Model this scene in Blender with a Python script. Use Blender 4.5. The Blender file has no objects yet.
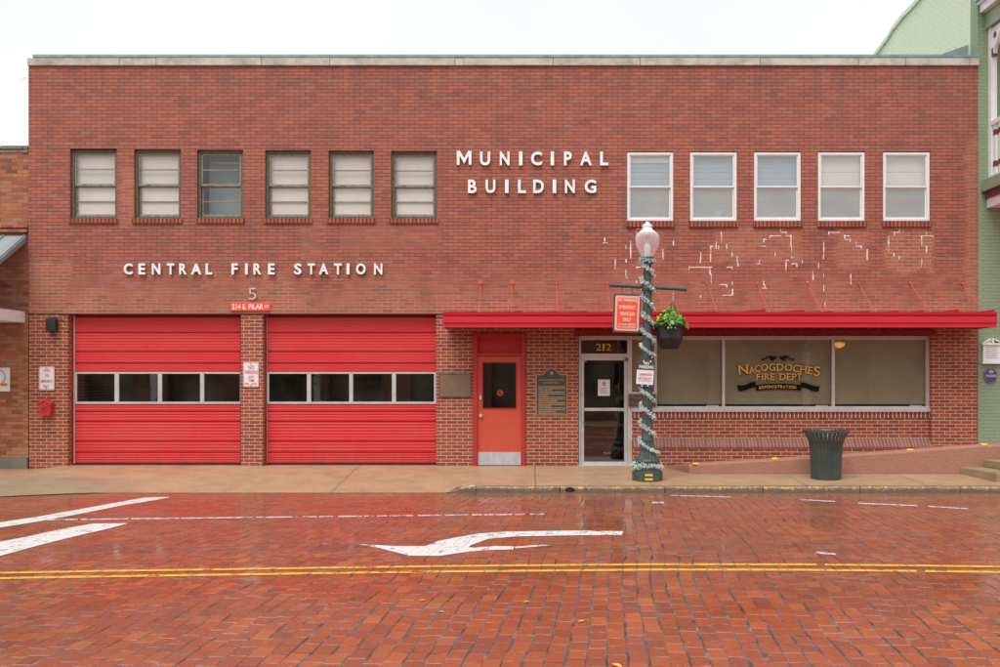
import bpy, math, random
from mathutils import Vector, Matrix, noise
random.seed(7)
S = 51.5; CX = 530.0; HY = 378.0; F = 1000.0; D0 = 1000.0 / S; CAMZ = (466 - HY) / S
sc = bpy.context.scene
COL = sc.collection

def P(px, py, y=0.0):
    d = D0 + y
    return ((px - CX) / F * d, CAMZ - (py - HY) / F * d)
def PX(px, y=0.0): return P(px, 0, y)[0]
def PZ(py, y=0.0): return P(0, py, y)[1]

# ------------------------------------------------------------------ mesh helper
class MB:
    def __init__(s): s.v = []; s.f = []
    def add(s, vs, fs):
        n = len(s.v); s.v += [tuple(v) for v in vs]; s.f += [tuple(n + i for i in f) for f in fs]; return s
    def box(s, x0, x1, y0, y1, z0, z1):
        if x0 > x1: x0, x1 = x1, x0
        if y0 > y1: y0, y1 = y1, y0
        if z0 > z1: z0, z1 = z1, z0
        return s.add([(x0,y0,z0),(x1,y0,z0),(x1,y1,z0),(x0,y1,z0),(x0,y0,z1),(x1,y0,z1),(x1,y1,z1),(x0,y1,z1)],
              [(0,3,2,1),(4,5,6,7),(0,1,5,4),(1,2,6,5),(2,3,7,6),(3,0,4,7)])
    def pbox(s, px0, px1, py0, py1, y0, y1):          # front rectangle measured on the plane y0
        x0, z1 = P(px0, py0, y0); x1, z0 = P(px1, py1, y0)
        return s.box(x0, x1, y0, y1, z0, z1)
    def prism(s, poly, y0, y1):                        # polygon in XZ extruded along y
        n = len(poly)
        a = sum(poly[i][0]*poly[(i+1)%n][1]-poly[(i+1)%n][0]*poly[i][1] for i in range(n))
        if a < 0: poly = poly[::-1]
        vs = [(x,y0,z) for x,z in poly] + [(x,y1,z) for x,z in poly]
        fs = [tuple(range(n)), tuple(range(2*n-1, n-1, -1))]
        fs += [(i, n+i, n+(i+1)%n, (i+1)%n) for i in range(n)]
        return s.add(vs, fs)
    def hprism(s, poly, z0, z1):                       # polygon in XY extruded along z
        n = len(poly)
        a = sum(poly[i][0]*poly[(i+1)%n][1]-poly[(i+1)%n][0]*poly[i][1] for i in range(n))
        if a < 0: poly = poly[::-1]
        vs = [(x,y,z0) for x,y in poly] + [(x,y,z1) for x,y in poly]
        fs = [tuple(range(n-1,-1,-1)), tuple(range(n, 2*n))]
        fs += [(i, (i+1)%n, n+(i+1)%n, n+i) for i in range(n)]
        return s.add(vs, fs)
    def xprof(s, prof, x0, x1):                        # profile in YZ extruded along x
        n = len(prof)
        vs = [(x0,y,z) for y,z in prof] + [(x1,y,z) for y,z in prof]
        fs = [tuple(range(n)), tuple(range(2*n-1, n-1, -1))]
        fs += [(i, n+i, n+(i+1)%n, (i+1)%n) for i in range(n)]
        return s.add(vs, fs)
    def frame(s, x0, x1, z0, z1, w, y0, y1, wt=None, wb=None):
        wt = w if wt is None else wt; wb = w if wb is None else wb
        s.box(x0, x0+w, y0, y1, z0, z1); s.box(x1-w, x1, y0, y1, z0, z1)
        s.box(x0+w, x1-w, y0, y1, z1-wt, z1); s.box(x0+w, x1-w, y0, y1, z0, z0+wb); return s
    def lathe(s, prof, cx, cy, n=24, caps=True, flute=0, fl=0.0):
        rings = []
        for r, z in prof:
            ring = []
            for k in range(n):
                a = 2*math.pi*k/n
                rr = r*(1 - (fl if (flute and k % 2) else 0))
                ring.append((cx+rr*math.cos(a), cy+rr*math.sin(a), z))
            rings.append(ring)
        vs = [v for r in rings for v in r]; fs = []
        for i in range(len(prof)-1):
            for k in range(n):
                a = i*n+k; b = i*n+(k+1)%n
                fs.append((a, b, b+n, a+n))
        if caps:
            fs.append(tuple(range(n-1,-1,-1))); m = (len(prof)-1)*n; fs.append(tuple(m+k for k in range(n)))
        return s.add(vs, fs)
    def tube(s, pts, r, n=8):
        pts = [Vector(p) for p in pts]; rings = []
        for i, p in enumerate(pts):
            t = (pts[min(i+1,len(pts)-1)] - pts[max(i-1,0)]).normalized()
            up = Vector((0,0,1)) if abs(t.z) < .9 else Vector((1,0,0))
            a = t.cross(up).normalized(); b = t.cross(a).normalized()
            rr = r[i] if isinstance(r, (list, tuple)) else r
            rings.append([p + a*rr*math.cos(2*math.pi*k/n) + b*rr*math.sin(2*math.pi*k/n) for k in range(n)])
        vs = [v for q in rings for v in q]; fs = []
        for i in range(len(pts)-1):
            for k in range(n):
                a = i*n+k; b = i*n+(k+1)%n; fs.append((a, b, b+n, a+n))
        fs.append(tuple(range(n-1,-1,-1))); m = (len(pts)-1)*n; fs.append(tuple(m+k for k in range(n)))
        return s.add(vs, fs)
    def disc(s, cx, cz, r, y0, y1, n=24, rz=None):
        rz = rz or r
        return s.prism([(cx+r*math.cos(2*math.pi*k/n), cz+rz*math.sin(2*math.pi*k/n)) for k in range(n)], y0, y1)
    def ring(s, cx, cz, r, w, y0, y1, n=28, a0=0, a1=2*math.pi):
        for k in range(n):
            a = a0+(a1-a0)*k/n; b = a0+(a1-a0)*(k+1)/n
            s.prism([(cx+r*math.cos(a), cz+r*math.sin(a)), (cx+r*math.cos(b), cz+r*math.sin(b)),
                     (cx+(r-w)*math.cos(b), cz+(r-w)*math.sin(b)), (cx+(r-w)*math.cos(a), cz+(r-w)*math.sin(a))], y0, y1)
        return s
    def build(s, name, mat, parent=None, smooth=False, bevel=0):
        me = bpy.data.meshes.new(name); me.from_pydata(s.v, [], s.f); me.update()
        me.materials.append(mat)
        if smooth:
            for p in me.polygons: p.use_smooth = True
        o = bpy.data.objects.new(name, me); COL.objects.link(o); o.parent = parent
        if bevel:
            m = o.modifiers.new('bevel', 'BEVEL'); m.width = bevel; m.segments = 2; m.limit_method = 'ANGLE'
        if smooth:
            try: me.set_sharp_from_angle(angle=math.radians(40))
            except Exception: pass
        return o

def thing(name, label, cat, loc=(0,0,0), group=None):
    o = bpy.data.objects.new(name, None); COL.objects.link(o); o.location = loc
    o.empty_display_size = .2
    o['label'] = label; o['category'] = cat
    if group: o['group'] = group
    return o
def tag(o, label, cat, group=None):
    o['label'] = label; o['category'] = cat
    if group: o['group'] = group
    return o
def fix(root):       # children were built in world coordinates; keep them there under a placed empty
    for c in root.children:
        c.matrix_parent_inverse = Matrix.Translation(-root.location)

# text as a mesh fitted into a box
def text_verts(string, bold=0.0, ext=0.02):
    cu = bpy.data.curves.new('lettering', 'FONT'); cu.body = string; cu.size = 1; cu.extrude = 0.5; cu.offset = bold
    cu.resolution_u = 3; cu.space_character = 1.05
    ob = bpy.data.objects.new('lettering', cu); COL.objects.link(ob)
    bpy.context.view_layer.update()
    dg = bpy.context.evaluated_depsgraph_get()
    me = bpy.data.meshes.new_from_object(ob.evaluated_get(dg))
    vs = [tuple(v.co) for v in me.vertices]; fs = [tuple(p.vertices) for p in me.polygons]
    bpy.data.objects.remove(ob); bpy.data.curves.remove(cu); bpy.data.meshes.remove(me)
    return vs, fs
_tc = {}
def put_text(mb, string, x0, x1, z0, z1, yf, yb, bold=0.0, rot=0.0, shear=0.0):
    key = (string, bold)
    if key not in _tc: _tc[key] = text_verts(string, bold)
    vs, fs = _tc[key]
    ax = min(v[0] for v in vs); bx = max(v[0] for v in vs); ay = min(v[1] for v in vs); by = max(v[1] for v in vs)
    cx, cz = (x0+x1)/2, (z0+z1)/2; out = []
    for v in vs:
        x = x0+(v[0]-ax)/(bx-ax)*(x1-x0); z = z0+(v[1]-ay)/(by-ay)*(z1-z0)
        dx, dz = x-cx, z-cz
        x = cx+dx*math.cos(rot)-dz*math.sin(rot); z = cz+dx*math.sin(rot)+dz*math.cos(rot)
        out.append((x, yf if v[2] > 0 else yb, z))
    mb.add(out, fs)
def ptext(mb, string, px0, px1, py0, py1, yf, yb, bold=0.0, rot=0.0):
    x0, z1 = P(px0, py0, yf); x1, z0 = P(px1, py1, yf)
    put_text(mb, string, x0, x1, z0, z1, yf, yb, bold, rot)

# ------------------------------------------------------------------ node helpers
class N:
    def __init__(s, name):
        s.m = bpy.data.materials.new(name); s.m.use_nodes = True; s.t = s.m.node_tree
        s.b = s.t.nodes['Principled BSDF']; s.out = s.t.nodes['Material Output']
    def n(s, typ, **kw):
        o = s.t.nodes.new(typ)
        for k, v in kw.items(): setattr(o, k, v)
        return o
    def set(s, sock, v):
        if isinstance(v, bpy.types.NodeSocket): s.t.links.new(v, sock)
        elif isinstance(v, (tuple, list)) and len(v) == 3 and sock.type == 'RGBA': sock.default_value = (*v, 1)
        else: sock.default_value = v
    def math(s, op, a, b=None, c=None, clamp=False):
        o = s.n('ShaderNodeMath', operation=op, use_clamp=clamp); s.set(o.inputs[0], a)
        if b is not None: s.set(o.inputs[1], b)
        if c is not None: s.set(o.inputs[2], c)
        return o.outputs[0]
    def mix(s, f, a, b, mode='MIX'):
        o = s.n('ShaderNodeMix', data_type='RGBA', blend_type=mode)
        s.set(o.inputs[0], f); s.set(o.inputs[6], a); s.set(o.inputs[7], b); return o.outputs[2]
    def pos(s):
        if not hasattr(s, '_p'):
            g = s.n('ShaderNodeNewGeometry'); sp = s.n('ShaderNodeSeparateXYZ'); s.t.links.new(g.outputs['Position'], sp.inputs[0])
            s._p = (g.outputs['Position'], sp.outputs[0], sp.outputs[1], sp.outputs[2])
        return s._p
    def comb(s, x, y, z=0.0):
        o = s.n('ShaderNodeCombineXYZ'); s.set(o.inputs[0], x); s.set(o.inputs[1], y); s.set(o.inputs[2], z); return o.outputs[0]
    def noise(s, scale, detail=3, vec=None, rough=.5, dist=0):
        o = s.n('ShaderNodeTexNoise'); s.set(o.inputs['Vector'], vec if vec is not None else s.pos()[0])
        o.inputs['Scale'].default_value = scale; o.inputs['Detail'].default_value = detail
        o.inputs['Roughness'].default_value = rough; o.inputs['Distortion'].default_value = dist
        return o.outputs[0]
    def ramp(s, f, stops, interp='LINEAR'):
        o = s.n('ShaderNodeValToRGB'); s.set(o.inputs[0], f); cr = o.color_ramp; cr.interpolation = interp
        while len(cr.elements) < len(stops): cr.elements.new(.5)
        for e, (p, c) in zip(cr.elements, stops):
            e.position = p; e.color = (c, c, c, 1) if not isinstance(c, (tuple, list)) else (*c, 1)
        return o.outputs[0]
    def sstep(s, v, a, b):
        o = s.n('ShaderNodeMapRange', interpolation_type='SMOOTHSTEP'); s.set(o.inputs[0], v)
        o.inputs[1].default_value = a; o.inputs[2].default_value = b
        return o.outputs[0]
    def brick(s, vec, w, h, mortar, smooth=.3, offset=.5):
        o = s.n('ShaderNodeTexBrick'); s.set(o.inputs['Vector'], vec); o.offset = offset
        o.inputs['Scale'].default_value = 1; o.inputs['Mortar Size'].default_value = mortar
        o.inputs['Mortar Smooth'].default_value = smooth; o.inputs['Bias'].default_value = 0
        o.inputs['Brick Width'].default_value = w; o.inputs['Row Height'].default_value = h
        o.inputs['Color1'].default_value = (0,0,0,1); o.inputs['Color2'].default_value = (1,1,1,1); o.inputs['Mortar'].default_value = (.5,.5,.5,1)
        return o.outputs['Color'], o.outputs['Fac']
    def bump(s, h, strength=.5, dist=.01):
        o = s.n('ShaderNodeBump'); o.inputs['Strength'].default_value = strength; o.inputs['Distance'].default_value = dist
        s.set(o.inputs['Height'], h); s.t.links.new(o.outputs[0], s.b.inputs['Normal'])
    def base(s, c, rough=.6, spec=.5, metal=0):
        s.set(s.b.inputs['Base Color'], c); s.set(s.b.inputs['Roughness'], rough)
        s.set(s.b.inputs['Specular IOR Level'], spec); s.set(s.b.inputs['Metallic'], metal); return s.m

def plain(name, c, rough=.5, metal=0, var=.12, scale=6, spec=.5, bump=0):
    k = N(name); n1 = k.noise(scale, 4)
    f = k.ramp(n1, [(.3, 0.0), (.7, 1.0)])
    c0 = tuple(x*(1-var) for x in c); c1 = tuple(min(1, x*(1+var)) for x in c)
    r = k.math('ADD', rough-.06, k.math('MULTIPLY', k.noise(scale*2.3, 3), .12))
    m = k.base(k.mix(f, c0, c1), r, spec, metal)
    if bump: k.bump(k.noise(scale*8, 3), .4, bump)
    return m

RED = [(0, (.28,.098,.074)), (.10, (.35,.115,.082)), (.5, (.40,.130,.086)), (.85, (.46,.142,.086)), (1, (.41,.165,.13))]
X = PX; Z = PZ
def brick_mat(name, cols, w=.213, h=.0677, mortar=.0045, mort_lo=(.50,.36,.22), mort_hi=(.035,.017,.015), zlo=2.9, zhi=4.3,
              patches=(), vertical=False, z0=0.0, x0=0.0, hz=.0, xonly=False, drip=False, smooth=.4, rough=.75, stain=.35):
    k = N(name); p, x, y, z = k.pos()
    u = k.math('ADD', k.math('ADD', x, y), x0); v = k.math('ADD', z, z0)
    wob = k.math('MULTIPLY', k.math('SUBTRACT', k.noise(2.2, 2), .5), .012)
    vec = k.comb(u, k.math('ADD', v, wob)) if not vertical else k.comb(u if not xonly else x, v)
    col, fac = k.brick(vec, w, h, mortar, smooth, offset=0 if vertical else .5)
    bc = k.ramp(col, cols)
    if not vertical and hz:
        fz = k.math('ABSOLUTE', k.math('SUBTRACT', k.math('FRACT', k.math('DIVIDE', k.math('ADD', v, wob), h)), .5))
        hl = k.math('MULTIPLY', k.sstep(fz, .39, .455), k.ramp(k.noise(1.3, 4, vec=k.comb(k.math('MULTIPLY', u, .7), k.math('MULTIPLY', v, 4.0))), [(.36, .30), (.56, 1.)]))
        fac = k.math('MAXIMUM', fac, k.math('MULTIPLY', hl, hz))
    g1 = k.noise(.55, 5, rough=.65); bc = k.mix(k.math('MULTIPLY', k.ramp(g1, [(.35, 0.), (.75, 1.)]), stain), bc, (.26,.095,.072))
    g2 = k.noise(14, 4, rough=.7); bc = k.mix(k.math('MULTIPLY', g2, .35), bc, (.20,.05,.035))
    # darker weather streaks of their own shape
    sv = k.comb(k.math('MULTIPLY', u, 1.6), k.math('MULTIPLY', v, .35)); g3 = k.noise(1.6, 5, vec=sv, rough=.65)
    bc = k.mix(k.math('MULTIPLY', k.ramp(g3, [(.5, 0.), (.8, 1.)]), .45), bc, (.17,.07,.06))
    if drip:
        dv = k.noise(1, 4, vec=k.comb(k.math('MULTIPLY', x, 5.0), k.math('MULTIPLY', z, .5)), rough=.7)
        dm = k.math('MULTIPLY', k.sstep(z, Z(66)-1.1, Z(66)-.05), k.ramp(dv, [(.45, 0.), (.7, .55)]))
        dm2 = k.math('MULTIPLY', k.math('MULTIPLY', k.sstep(z, Z(223)-.8, Z(223)), k.math('LESS_THAN', z, Z(223))), k.ramp(dv, [(.5, 0.), (.7, .45)]))
        bc = k.mix(k.math('MAXIMUM', dm, dm2), bc, (.15,.085,.075))
    # pale jointed mortar low on the wall and on repaired patches
    mask = k.sstep(k.math('ADD', z, k.math('MULTIPLY', k.math('SUBTRACT', k.noise(.9, 4, rough=.6), .5), 2.6)), zhi, zlo)
    for (a, b, c, d, amt) in patches:
        nx = k.math('MULTIPLY', k.math('SUBTRACT', k.noise(3.5, 3), .5), .35)
        dx = k.math('SUBTRACT', k.math('ABSOLUTE', k.math('SUBTRACT', x, (a+b)/2)), (b-a)/2)
        dz = k.math('SUBTRACT', k.math('ABSOLUTE', k.math('SUBTRACT', z, (c+d)/2)), (d-c)/2)
        dd = k.math('ADD', k.math('MAXIMUM', dx, dz), nx)
        mask = k.math('MAXIMUM', mask, k.math('MULTIPLY', k.sstep(dd, .07, -.07), amt))
    mo = k.mix(mask, mort_hi, mort_lo)
    mo = k.mix(k.math('MULTIPLY', k.noise(7, 4, rough=.7), .6), mo, k.mix(mask, (.17,.070,.052), (.52,.33,.20)))
    c = k.mix(fac, bc, mo)
    k.bump(k.math('SUBTRACT', k.math('MULTIPLY', k.noise(60, 3), .3), fac), .6, .006)
    return k.base(c, rough, .35)

wall_patches = [(X(716),X(762),Z(264),Z(226),.75), (X(760),X(800),Z(262),Z(228),.7), (X(838),X(868),Z(268),Z(228),.8),
                (X(885),X(933),Z(272),Z(226),1.0), (X(966),X(980),Z(312),Z(140),.8), (X(640),X(662),Z(262),Z(232),.7),
                (X(28),X(70),Z(330),Z(262),.9), (X(120),X(136),Z(222),Z(168),.7), (X(300),X(320),Z(260),Z(225),.35), (X(340),X(440),Z(250),Z(226),.3)]
M = {}
M['brick'] = brick_mat('red_face_brick', RED, patches=wall_patches, zlo=2.8, zhi=4.0, hz=.95, mortar=.0046, stain=.25, drip=True)
M['brick_low'] = brick_mat('red_lower_brick', [(0,(.20,.045,.035)),(.2,(.27,.055,.037)),(.7,(.35,.072,.042)),(1,(.38,.10,.06))], zlo=6, zhi=8, mortar=.0068, mort_lo=(.66,.47,.30), stain=.1)
M['rowlock'] = brick_mat('rowlock_brick', [(0,(.30,.07,.04)),(1,(.50,.12,.06))], w=.0745, h=3.0, z0=1.5, vertical=True, zlo=-9, zhi=-8, mort_hi=(.022,.010,.008), mortar=.012, smooth=.2)
M['rowlock_pale'] = brick_mat('rowlock_pale_mortar', [(0,(.20,.045,.03)),(1,(.36,.08,.045))], w=.080, h=3.0, z0=1.5, vertical=True, zlo=6, zhi=8, mortar=.011, mort_lo=(.70,.50,.30), smooth=.2)
M['ledge'] = brick_mat('purple_sill_brick', [(0,(.21,.095,.08)),(.5,(.27,.11,.09)),(1,(.31,.15,.13))], w=.0677, h=3.0, z0=1.5, vertical=True, zlo=6, zhi=8, mort_lo=(.46,.30,.22), mortar=.006, rough=.55, xonly=True)
M['brick_orange'] = brick_mat('old_orange_brick', [(0,(.14,.06,.04)),(.15,(.30,.10,.05)),(.5,(.46,.17,.065)),(.85,(.52,.22,.09)),(1,(.40,.24,.15))], zlo=-9, zhi=-8, mort_hi=(.22,.11,.06), w=.216, h=.072, stain=.5)
M['brick_far'] = brick_mat('dull_brown_brick', [(0,(.22,.12,.08)),(1,(.40,.22,.15))], zlo=-9, zhi=-8, mort_hi=(.2,.16,.13))

def painted_brick(name, c, w=.213, h=.0677, f=.3):
    k = N(name); p, x, y, z = k.pos()
    col, fac = k.brick(k.comb(k.math('ADD', x, y), z), w, h, .005, .8)
    b = k.mix(k.math('MULTIPLY', k.noise(1.7, 5, rough=.6), .5), c, tuple(v*.72 for v in c))
    b = k.mix(k.math('MULTIPLY', fac, f), b, tuple(v*.5 for v in c))
    b = k.mix(k.ramp(k.noise(24, 3), [(.68, 0.), (.74, .5)]), b, tuple(v*.6 for v in c))
    k.bump(k.math('SUBTRACT', k.math('MULTIPLY', k.noise(40, 3), .25), fac), .8, .008)
    return k.base(b, .6, .4)
M['green'] = painted_brick('sage_green_painted_brick', (.27,.36,.22))
M['green_side'] = painted_brick('bright_lit_green_brick', (.76,.84,.60), f=.95)  # brighter light on the side wall is painted in as paler green
M['green_trim'] = plain('sage_trim_paint', (.25,.33,.22), .5)
M['white'] = plain('white_paint', (.78,.77,.76), .45, var=.06)
M['burgundy'] = plain('burgundy_paint', (.17,.035,.05), .45)

def streaky(name, c, dark, rough=.6, sx=3, sz=.5, amt=.8):
    k = N(name); p, x, y, z = k.pos()
    n1 = k.noise(1, 6, vec=k.comb(k.math('MULTIPLY', x, sx), k.math('MULTIPLY', z, sz), y), rough=.7)
    b = k.mix(k.math('MULTIPLY', k.ramp(n1, [(.42, 0.), (.72, 1.)]), amt), c, dark)
    b = k.mix(k.math('MULTIPLY', k.noise(30, 4), .3), b, dark)
    k.bump(k.noise(35, 4), .4, .004)
    return k.base(b, rough, .4)
M['coping'] = streaky('weathered_coping_concrete', (.60,.56,.47), (.19,.18,.14), .8, 2.5, 3)
M['flashing'] = plain('blue_grey_flashing', (.24,.31,.32), .4, var=.2, metal=.3)
M['white_vinyl'] = plain('white_vinyl', (.74,.74,.72), .4, var=.05)
M['letter'] = plain('white_letter_enamel', (.85,.85,.82), .4, var=.05)
M['old_frame'] = streaky('peeling_window_paint', (.17,.15,.09), (.06,.035,.02), .7, 20, 20, 1)
M['old_sash'] = streaky('worn_sash_paint', (.34,.33,.28), (.12,.075,.045), .7, 15, 15, .9)
M['blind'] = None
def blind_mat(name, c, lines=0.05, vary=.2):
    k = N(name); p, x, y, z = k.pos()
    w = k.math('FRACT', k.math('MULTIPLY', z, 1/lines)); w = k.ramp(w, [(0, .82), (.2, 1.), (.9, 1.), (1, .82)])
    b = k.mix(1.0, c, w, 'MULTIPLY'); b = k.mix(k.math('MULTIPLY', k.ramp(k.noise(1.9, 4), [(.35, 0.), (.7, 1.)]), vary), b, tuple(v*.72 for v in c))
    return k.base(b, .8, .2)
M['blind'] = blind_mat('ivory_blind', (.72,.68,.63), .026)
M['blind_grey'] = blind_mat('grey_blind', (.32,.39,.42), .026)
M['screen'] = blind_mat('grey_insect_screen', (.34,.33,.29), .03, .9)  # strong blotches paint reflections of trees and sky into the screen colour
M['ceiling_pale'] = blind_mat('pale_blue_shade', (.34,.42,.46), .2)
M['solar'] = blind_mat('taupe_solar_shade', (.39,.37,.285), .03, .7)
def glass_mat(name, tint=(.985,.98,.965), refl=2.0, rough=.015):
    k = N(name); t = k.n('ShaderNodeBsdfTransparent'); t.inputs[0].default_value = (*tint, 1)
    g = k.n('ShaderNodeBsdfGlossy'); g.inputs['Roughness'].default_value = rough; g.inputs['Color'].default_value = (1,.99,.98,1)
    fr = k.n('ShaderNodeFresnel'); fr.inputs[0].default_value = 1.5
    mx = k.n('ShaderNodeMixShader'); gb = k.n('ShaderNodeNewGeometry'); k.set(mx.inputs[0], k.math('MULTIPLY', k.math('MULTIPLY', fr.outputs[0], refl, clamp=True), k.math('SUBTRACT', 1.0, gb.outputs['Backfacing'])))
    bm = k.n('ShaderNodeBump'); bm.inputs['Strength'].default_value = .03; bm.inputs['Distance'].default_value = .02
    k.set(bm.inputs['Height'], k.noise(1.6, 2)); k.t.links.new(bm.outputs[0], g.inputs['Normal'])
    k.t.links.new(t.outputs[0], mx.inputs[1]); k.t.links.new(g.outputs[0], mx.inputs[2]); k.t.links.new(mx.outputs[0], k.out.inputs[0])
    return k.m
M['glass'] = glass_mat('window_glass')
M['glass_vinyl'] = glass_mat('double_glazed_pane', (.97,.98,.98), 5.0)
M['glass_door'] = glass_mat('dusty_door_pane', (.85,.85,.83), 4.2)
M['glass_store'] = glass_mat('tinted_store_glass', (.95,.93,.88), 2.4)
M['dark'] = plain('dark_interior', (.03,.027,.023), .9)
M['garage_red'] = None
def red_mat(name, c, worn, rough=.38, spec=.5, dirt=.6):
    k = N(name); p, x, y, z = k.pos()
    n1 = k.noise(1, 5, vec=k.comb(k.math('MULTIPLY', x, .7), y, k.math('MULTIPLY', z, 3.0)), rough=.65)
    b = k.mix(k.math('MULTIPLY', k.ramp(n1, [(.4, 0.), (.75, 1.)]), dirt), c, worn)
    sp = k.ramp(k.noise(1, 5, vec=k.comb(k.math('MULTIPLY', x, 9), y, k.math('MULTIPLY', z, 1.2)), rough=.7), [(.48, 0.), (.7, 1.)])
    b = k.mix(k.math('MULTIPLY', k.math('MULTIPLY', sp, k.sstep(z, .55, .0)), .55), b, (.20,.035,.03))
    b = k.mix(k.math('MULTIPLY', sp, .16), b, worn)
    return k.base(b, k.math('ADD', rough, k.math('MULTIPLY', k.noise(5, 3), .22)), spec)
M['garage_red'] = red_mat('fire_engine_red_enamel', (.62,.022,.028), (.55,.07,.06))
M['canopy_red'] = red_mat('canopy_red_enamel', (.56,.012,.028), (.42,.012,.02), .4)
M['frame_red'] = red_mat('door_frame_red', (.50,.022,.022), (.38,.02,.02), .42)
M['door_orange'] = red_mat('sun_faded_red_door', (.60,.088,.042), (.55,.06,.035), .45)
M['rod_red'] = plain('rod_red_oxide', (.55,.10,.07), .5)
M['alum'] = plain('brushed_aluminium', (.66,.66,.65), .38, metal=.5, var=.1)
M['alum_beige'] = plain('pinkish_anodised_aluminium', (.62,.58,.54), .45, metal=.25, var=.08)
M['steel'] = streaky('scuffed_steel_plate', (.55,.57,.58), (.33,.34,.35), .35, 9, 2)
M['bronze'] = streaky('bronze_plaque', (.24,.145,.085), (.13,.10,.08), .45, 6, 6)
M['bronze_edge'] = plain('plaque_border', (.13,.11,.09), .5)
M['marker_bg'] = plain('dark_marker_enamel', (.07,.062,.052), .45)
M['gold'] = plain('gold_leaf', (.86,.48,.10), .4, metal=.1)
M['dull_gold'] = plain('dull_gold_letter', (.46,.29,.16), .5)
M['black'] = plain('black_paint', (.018,.018,.02), .45)
M['sign_white'] = plain('sign_white_sheet', (.74,.72,.73), .45, var=.05)
M['sign_red'] = plain('sign_red_ink', (.60,.06,.08), .5)
M['sign_pink'] = plain('sign_faded_pink_edge', (.66,.36,.40), .5)
M['sign_orange'] = plain('sign_orange_red', (.80,.085,.03), .42, var=.07)
M['sign_border'] = plain('sign_salmon_border', (.80,.42,.34), .45, var=.05)
M['post'] = plain('dark_green_cast_iron', (.055,.072,.066), .42, var=.2, scale=9)
M['can'] = plain('dark_green_can_enamel', (.045,.062,.055), .38, var=.15)
M['pot'] = plain('black_plastic_pot', (.016,.014,.014), .45)
M['yellow'] = plain('yellow_plastic', (.85,.52,.02), .45)
M['leafyellow'] = plain('fallen_leaf_yellow', (.70,.42,.04), .55)
M['petal'] = plain('marigold_petal', (.90,.55,.01), .6)
M['orange_brick_base'] = streaky('old_concrete_plinth', (.22,.19,.15), (.11,.10,.085), .8, 2, 2)
M['awning_metal'] = streaky('galvanised_awning', (.30,.36,.37), (.18,.23,.24), .4, 6, .4, .7)
M['blue'] = plain('blue_enamel', (.02,.06,.36), .4)
M['copper'] = plain('copper_letter', (.32,.15,.08), .5)
M['soil'] = plain('potting_soil', (.03,.02,.015), .9)
M['repair'] = plain('white_mortar_repair', (.74,.68,.62), .8, var=.3, scale=14)
def leaf_mat(name, a, b):
    k = N(name); g = k.n('ShaderNodeNewGeometry')
    c = k.mix(g.outputs['Random Per Island'], a, b)
    m = k.base(c, .55, .4)
    try: k.b.inputs['Subsurface Weight'].default_value = 0
    except Exception: pass
    return m
M['leaf'] = leaf_mat('bright_leaf', (.05,.17,.02), (.22,.42,.05))
M['tinsel'] = leaf_mat('frosted_tinsel', (.30,.44,.40), (.85,.90,.88))
M['tree_leaf'] = leaf_mat('dark_tree_leaf', (.03,.06,.015), (.09,.14,.03))
M['bark'] = plain('bark', (.12,.09,.07), .9)

# translucent lamp globe
k = N('milky_acrylic_globe'); g = k.n('ShaderNodeBsdfTransparent'); g.inputs[0].default_value = (.98,.93,.95,1)
lw = k.n('ShaderNodeLayerWeight'); lw.inputs[0].default_value = .35
mx = k.n('ShaderNodeMixShader'); k.base((.92,.90,.93), .12, .6)
k.set(mx.inputs[0], k.math('ADD', .20, k.math('MULTIPLY', lw.outputs['Facing'], .6), clamp=True))
k.t.links.new(g.outputs[0], mx.inputs[1]); k.t.links.new(k.b.outputs[0], mx.inputs[2]); k.t.links.new(mx.outputs[0], k.out.inputs[0])
M['globe'] = k.m
k = N('decal_black'); M['decal'] = k.base((.012,.011,.010), .9, .05)
k = N('reflected_lamp_glow'); k.base((.8,.5,.2), .5); k.set(k.b.inputs['Emission Color'], (1,.5,.12)); k.b.inputs['Emission Strength'].default_value = .22
M['glow'] = k.m

# ------------------------------------------------------------------ street
YG = -2.85; YC = -10.16
def zr(y):
    t = min(1.0, abs(y - YC) / 7.35); return -.05 - .15*t*t
def R(px, py, dz=.004):
    y = -8.0
    for _ in range(40):
        h = CAMZ - zr(y) - dz; d = h*F/(py-HY); y = d - D0
    return ((px-CX)/F*(D0+y), y, zr(y)+dz)

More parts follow.
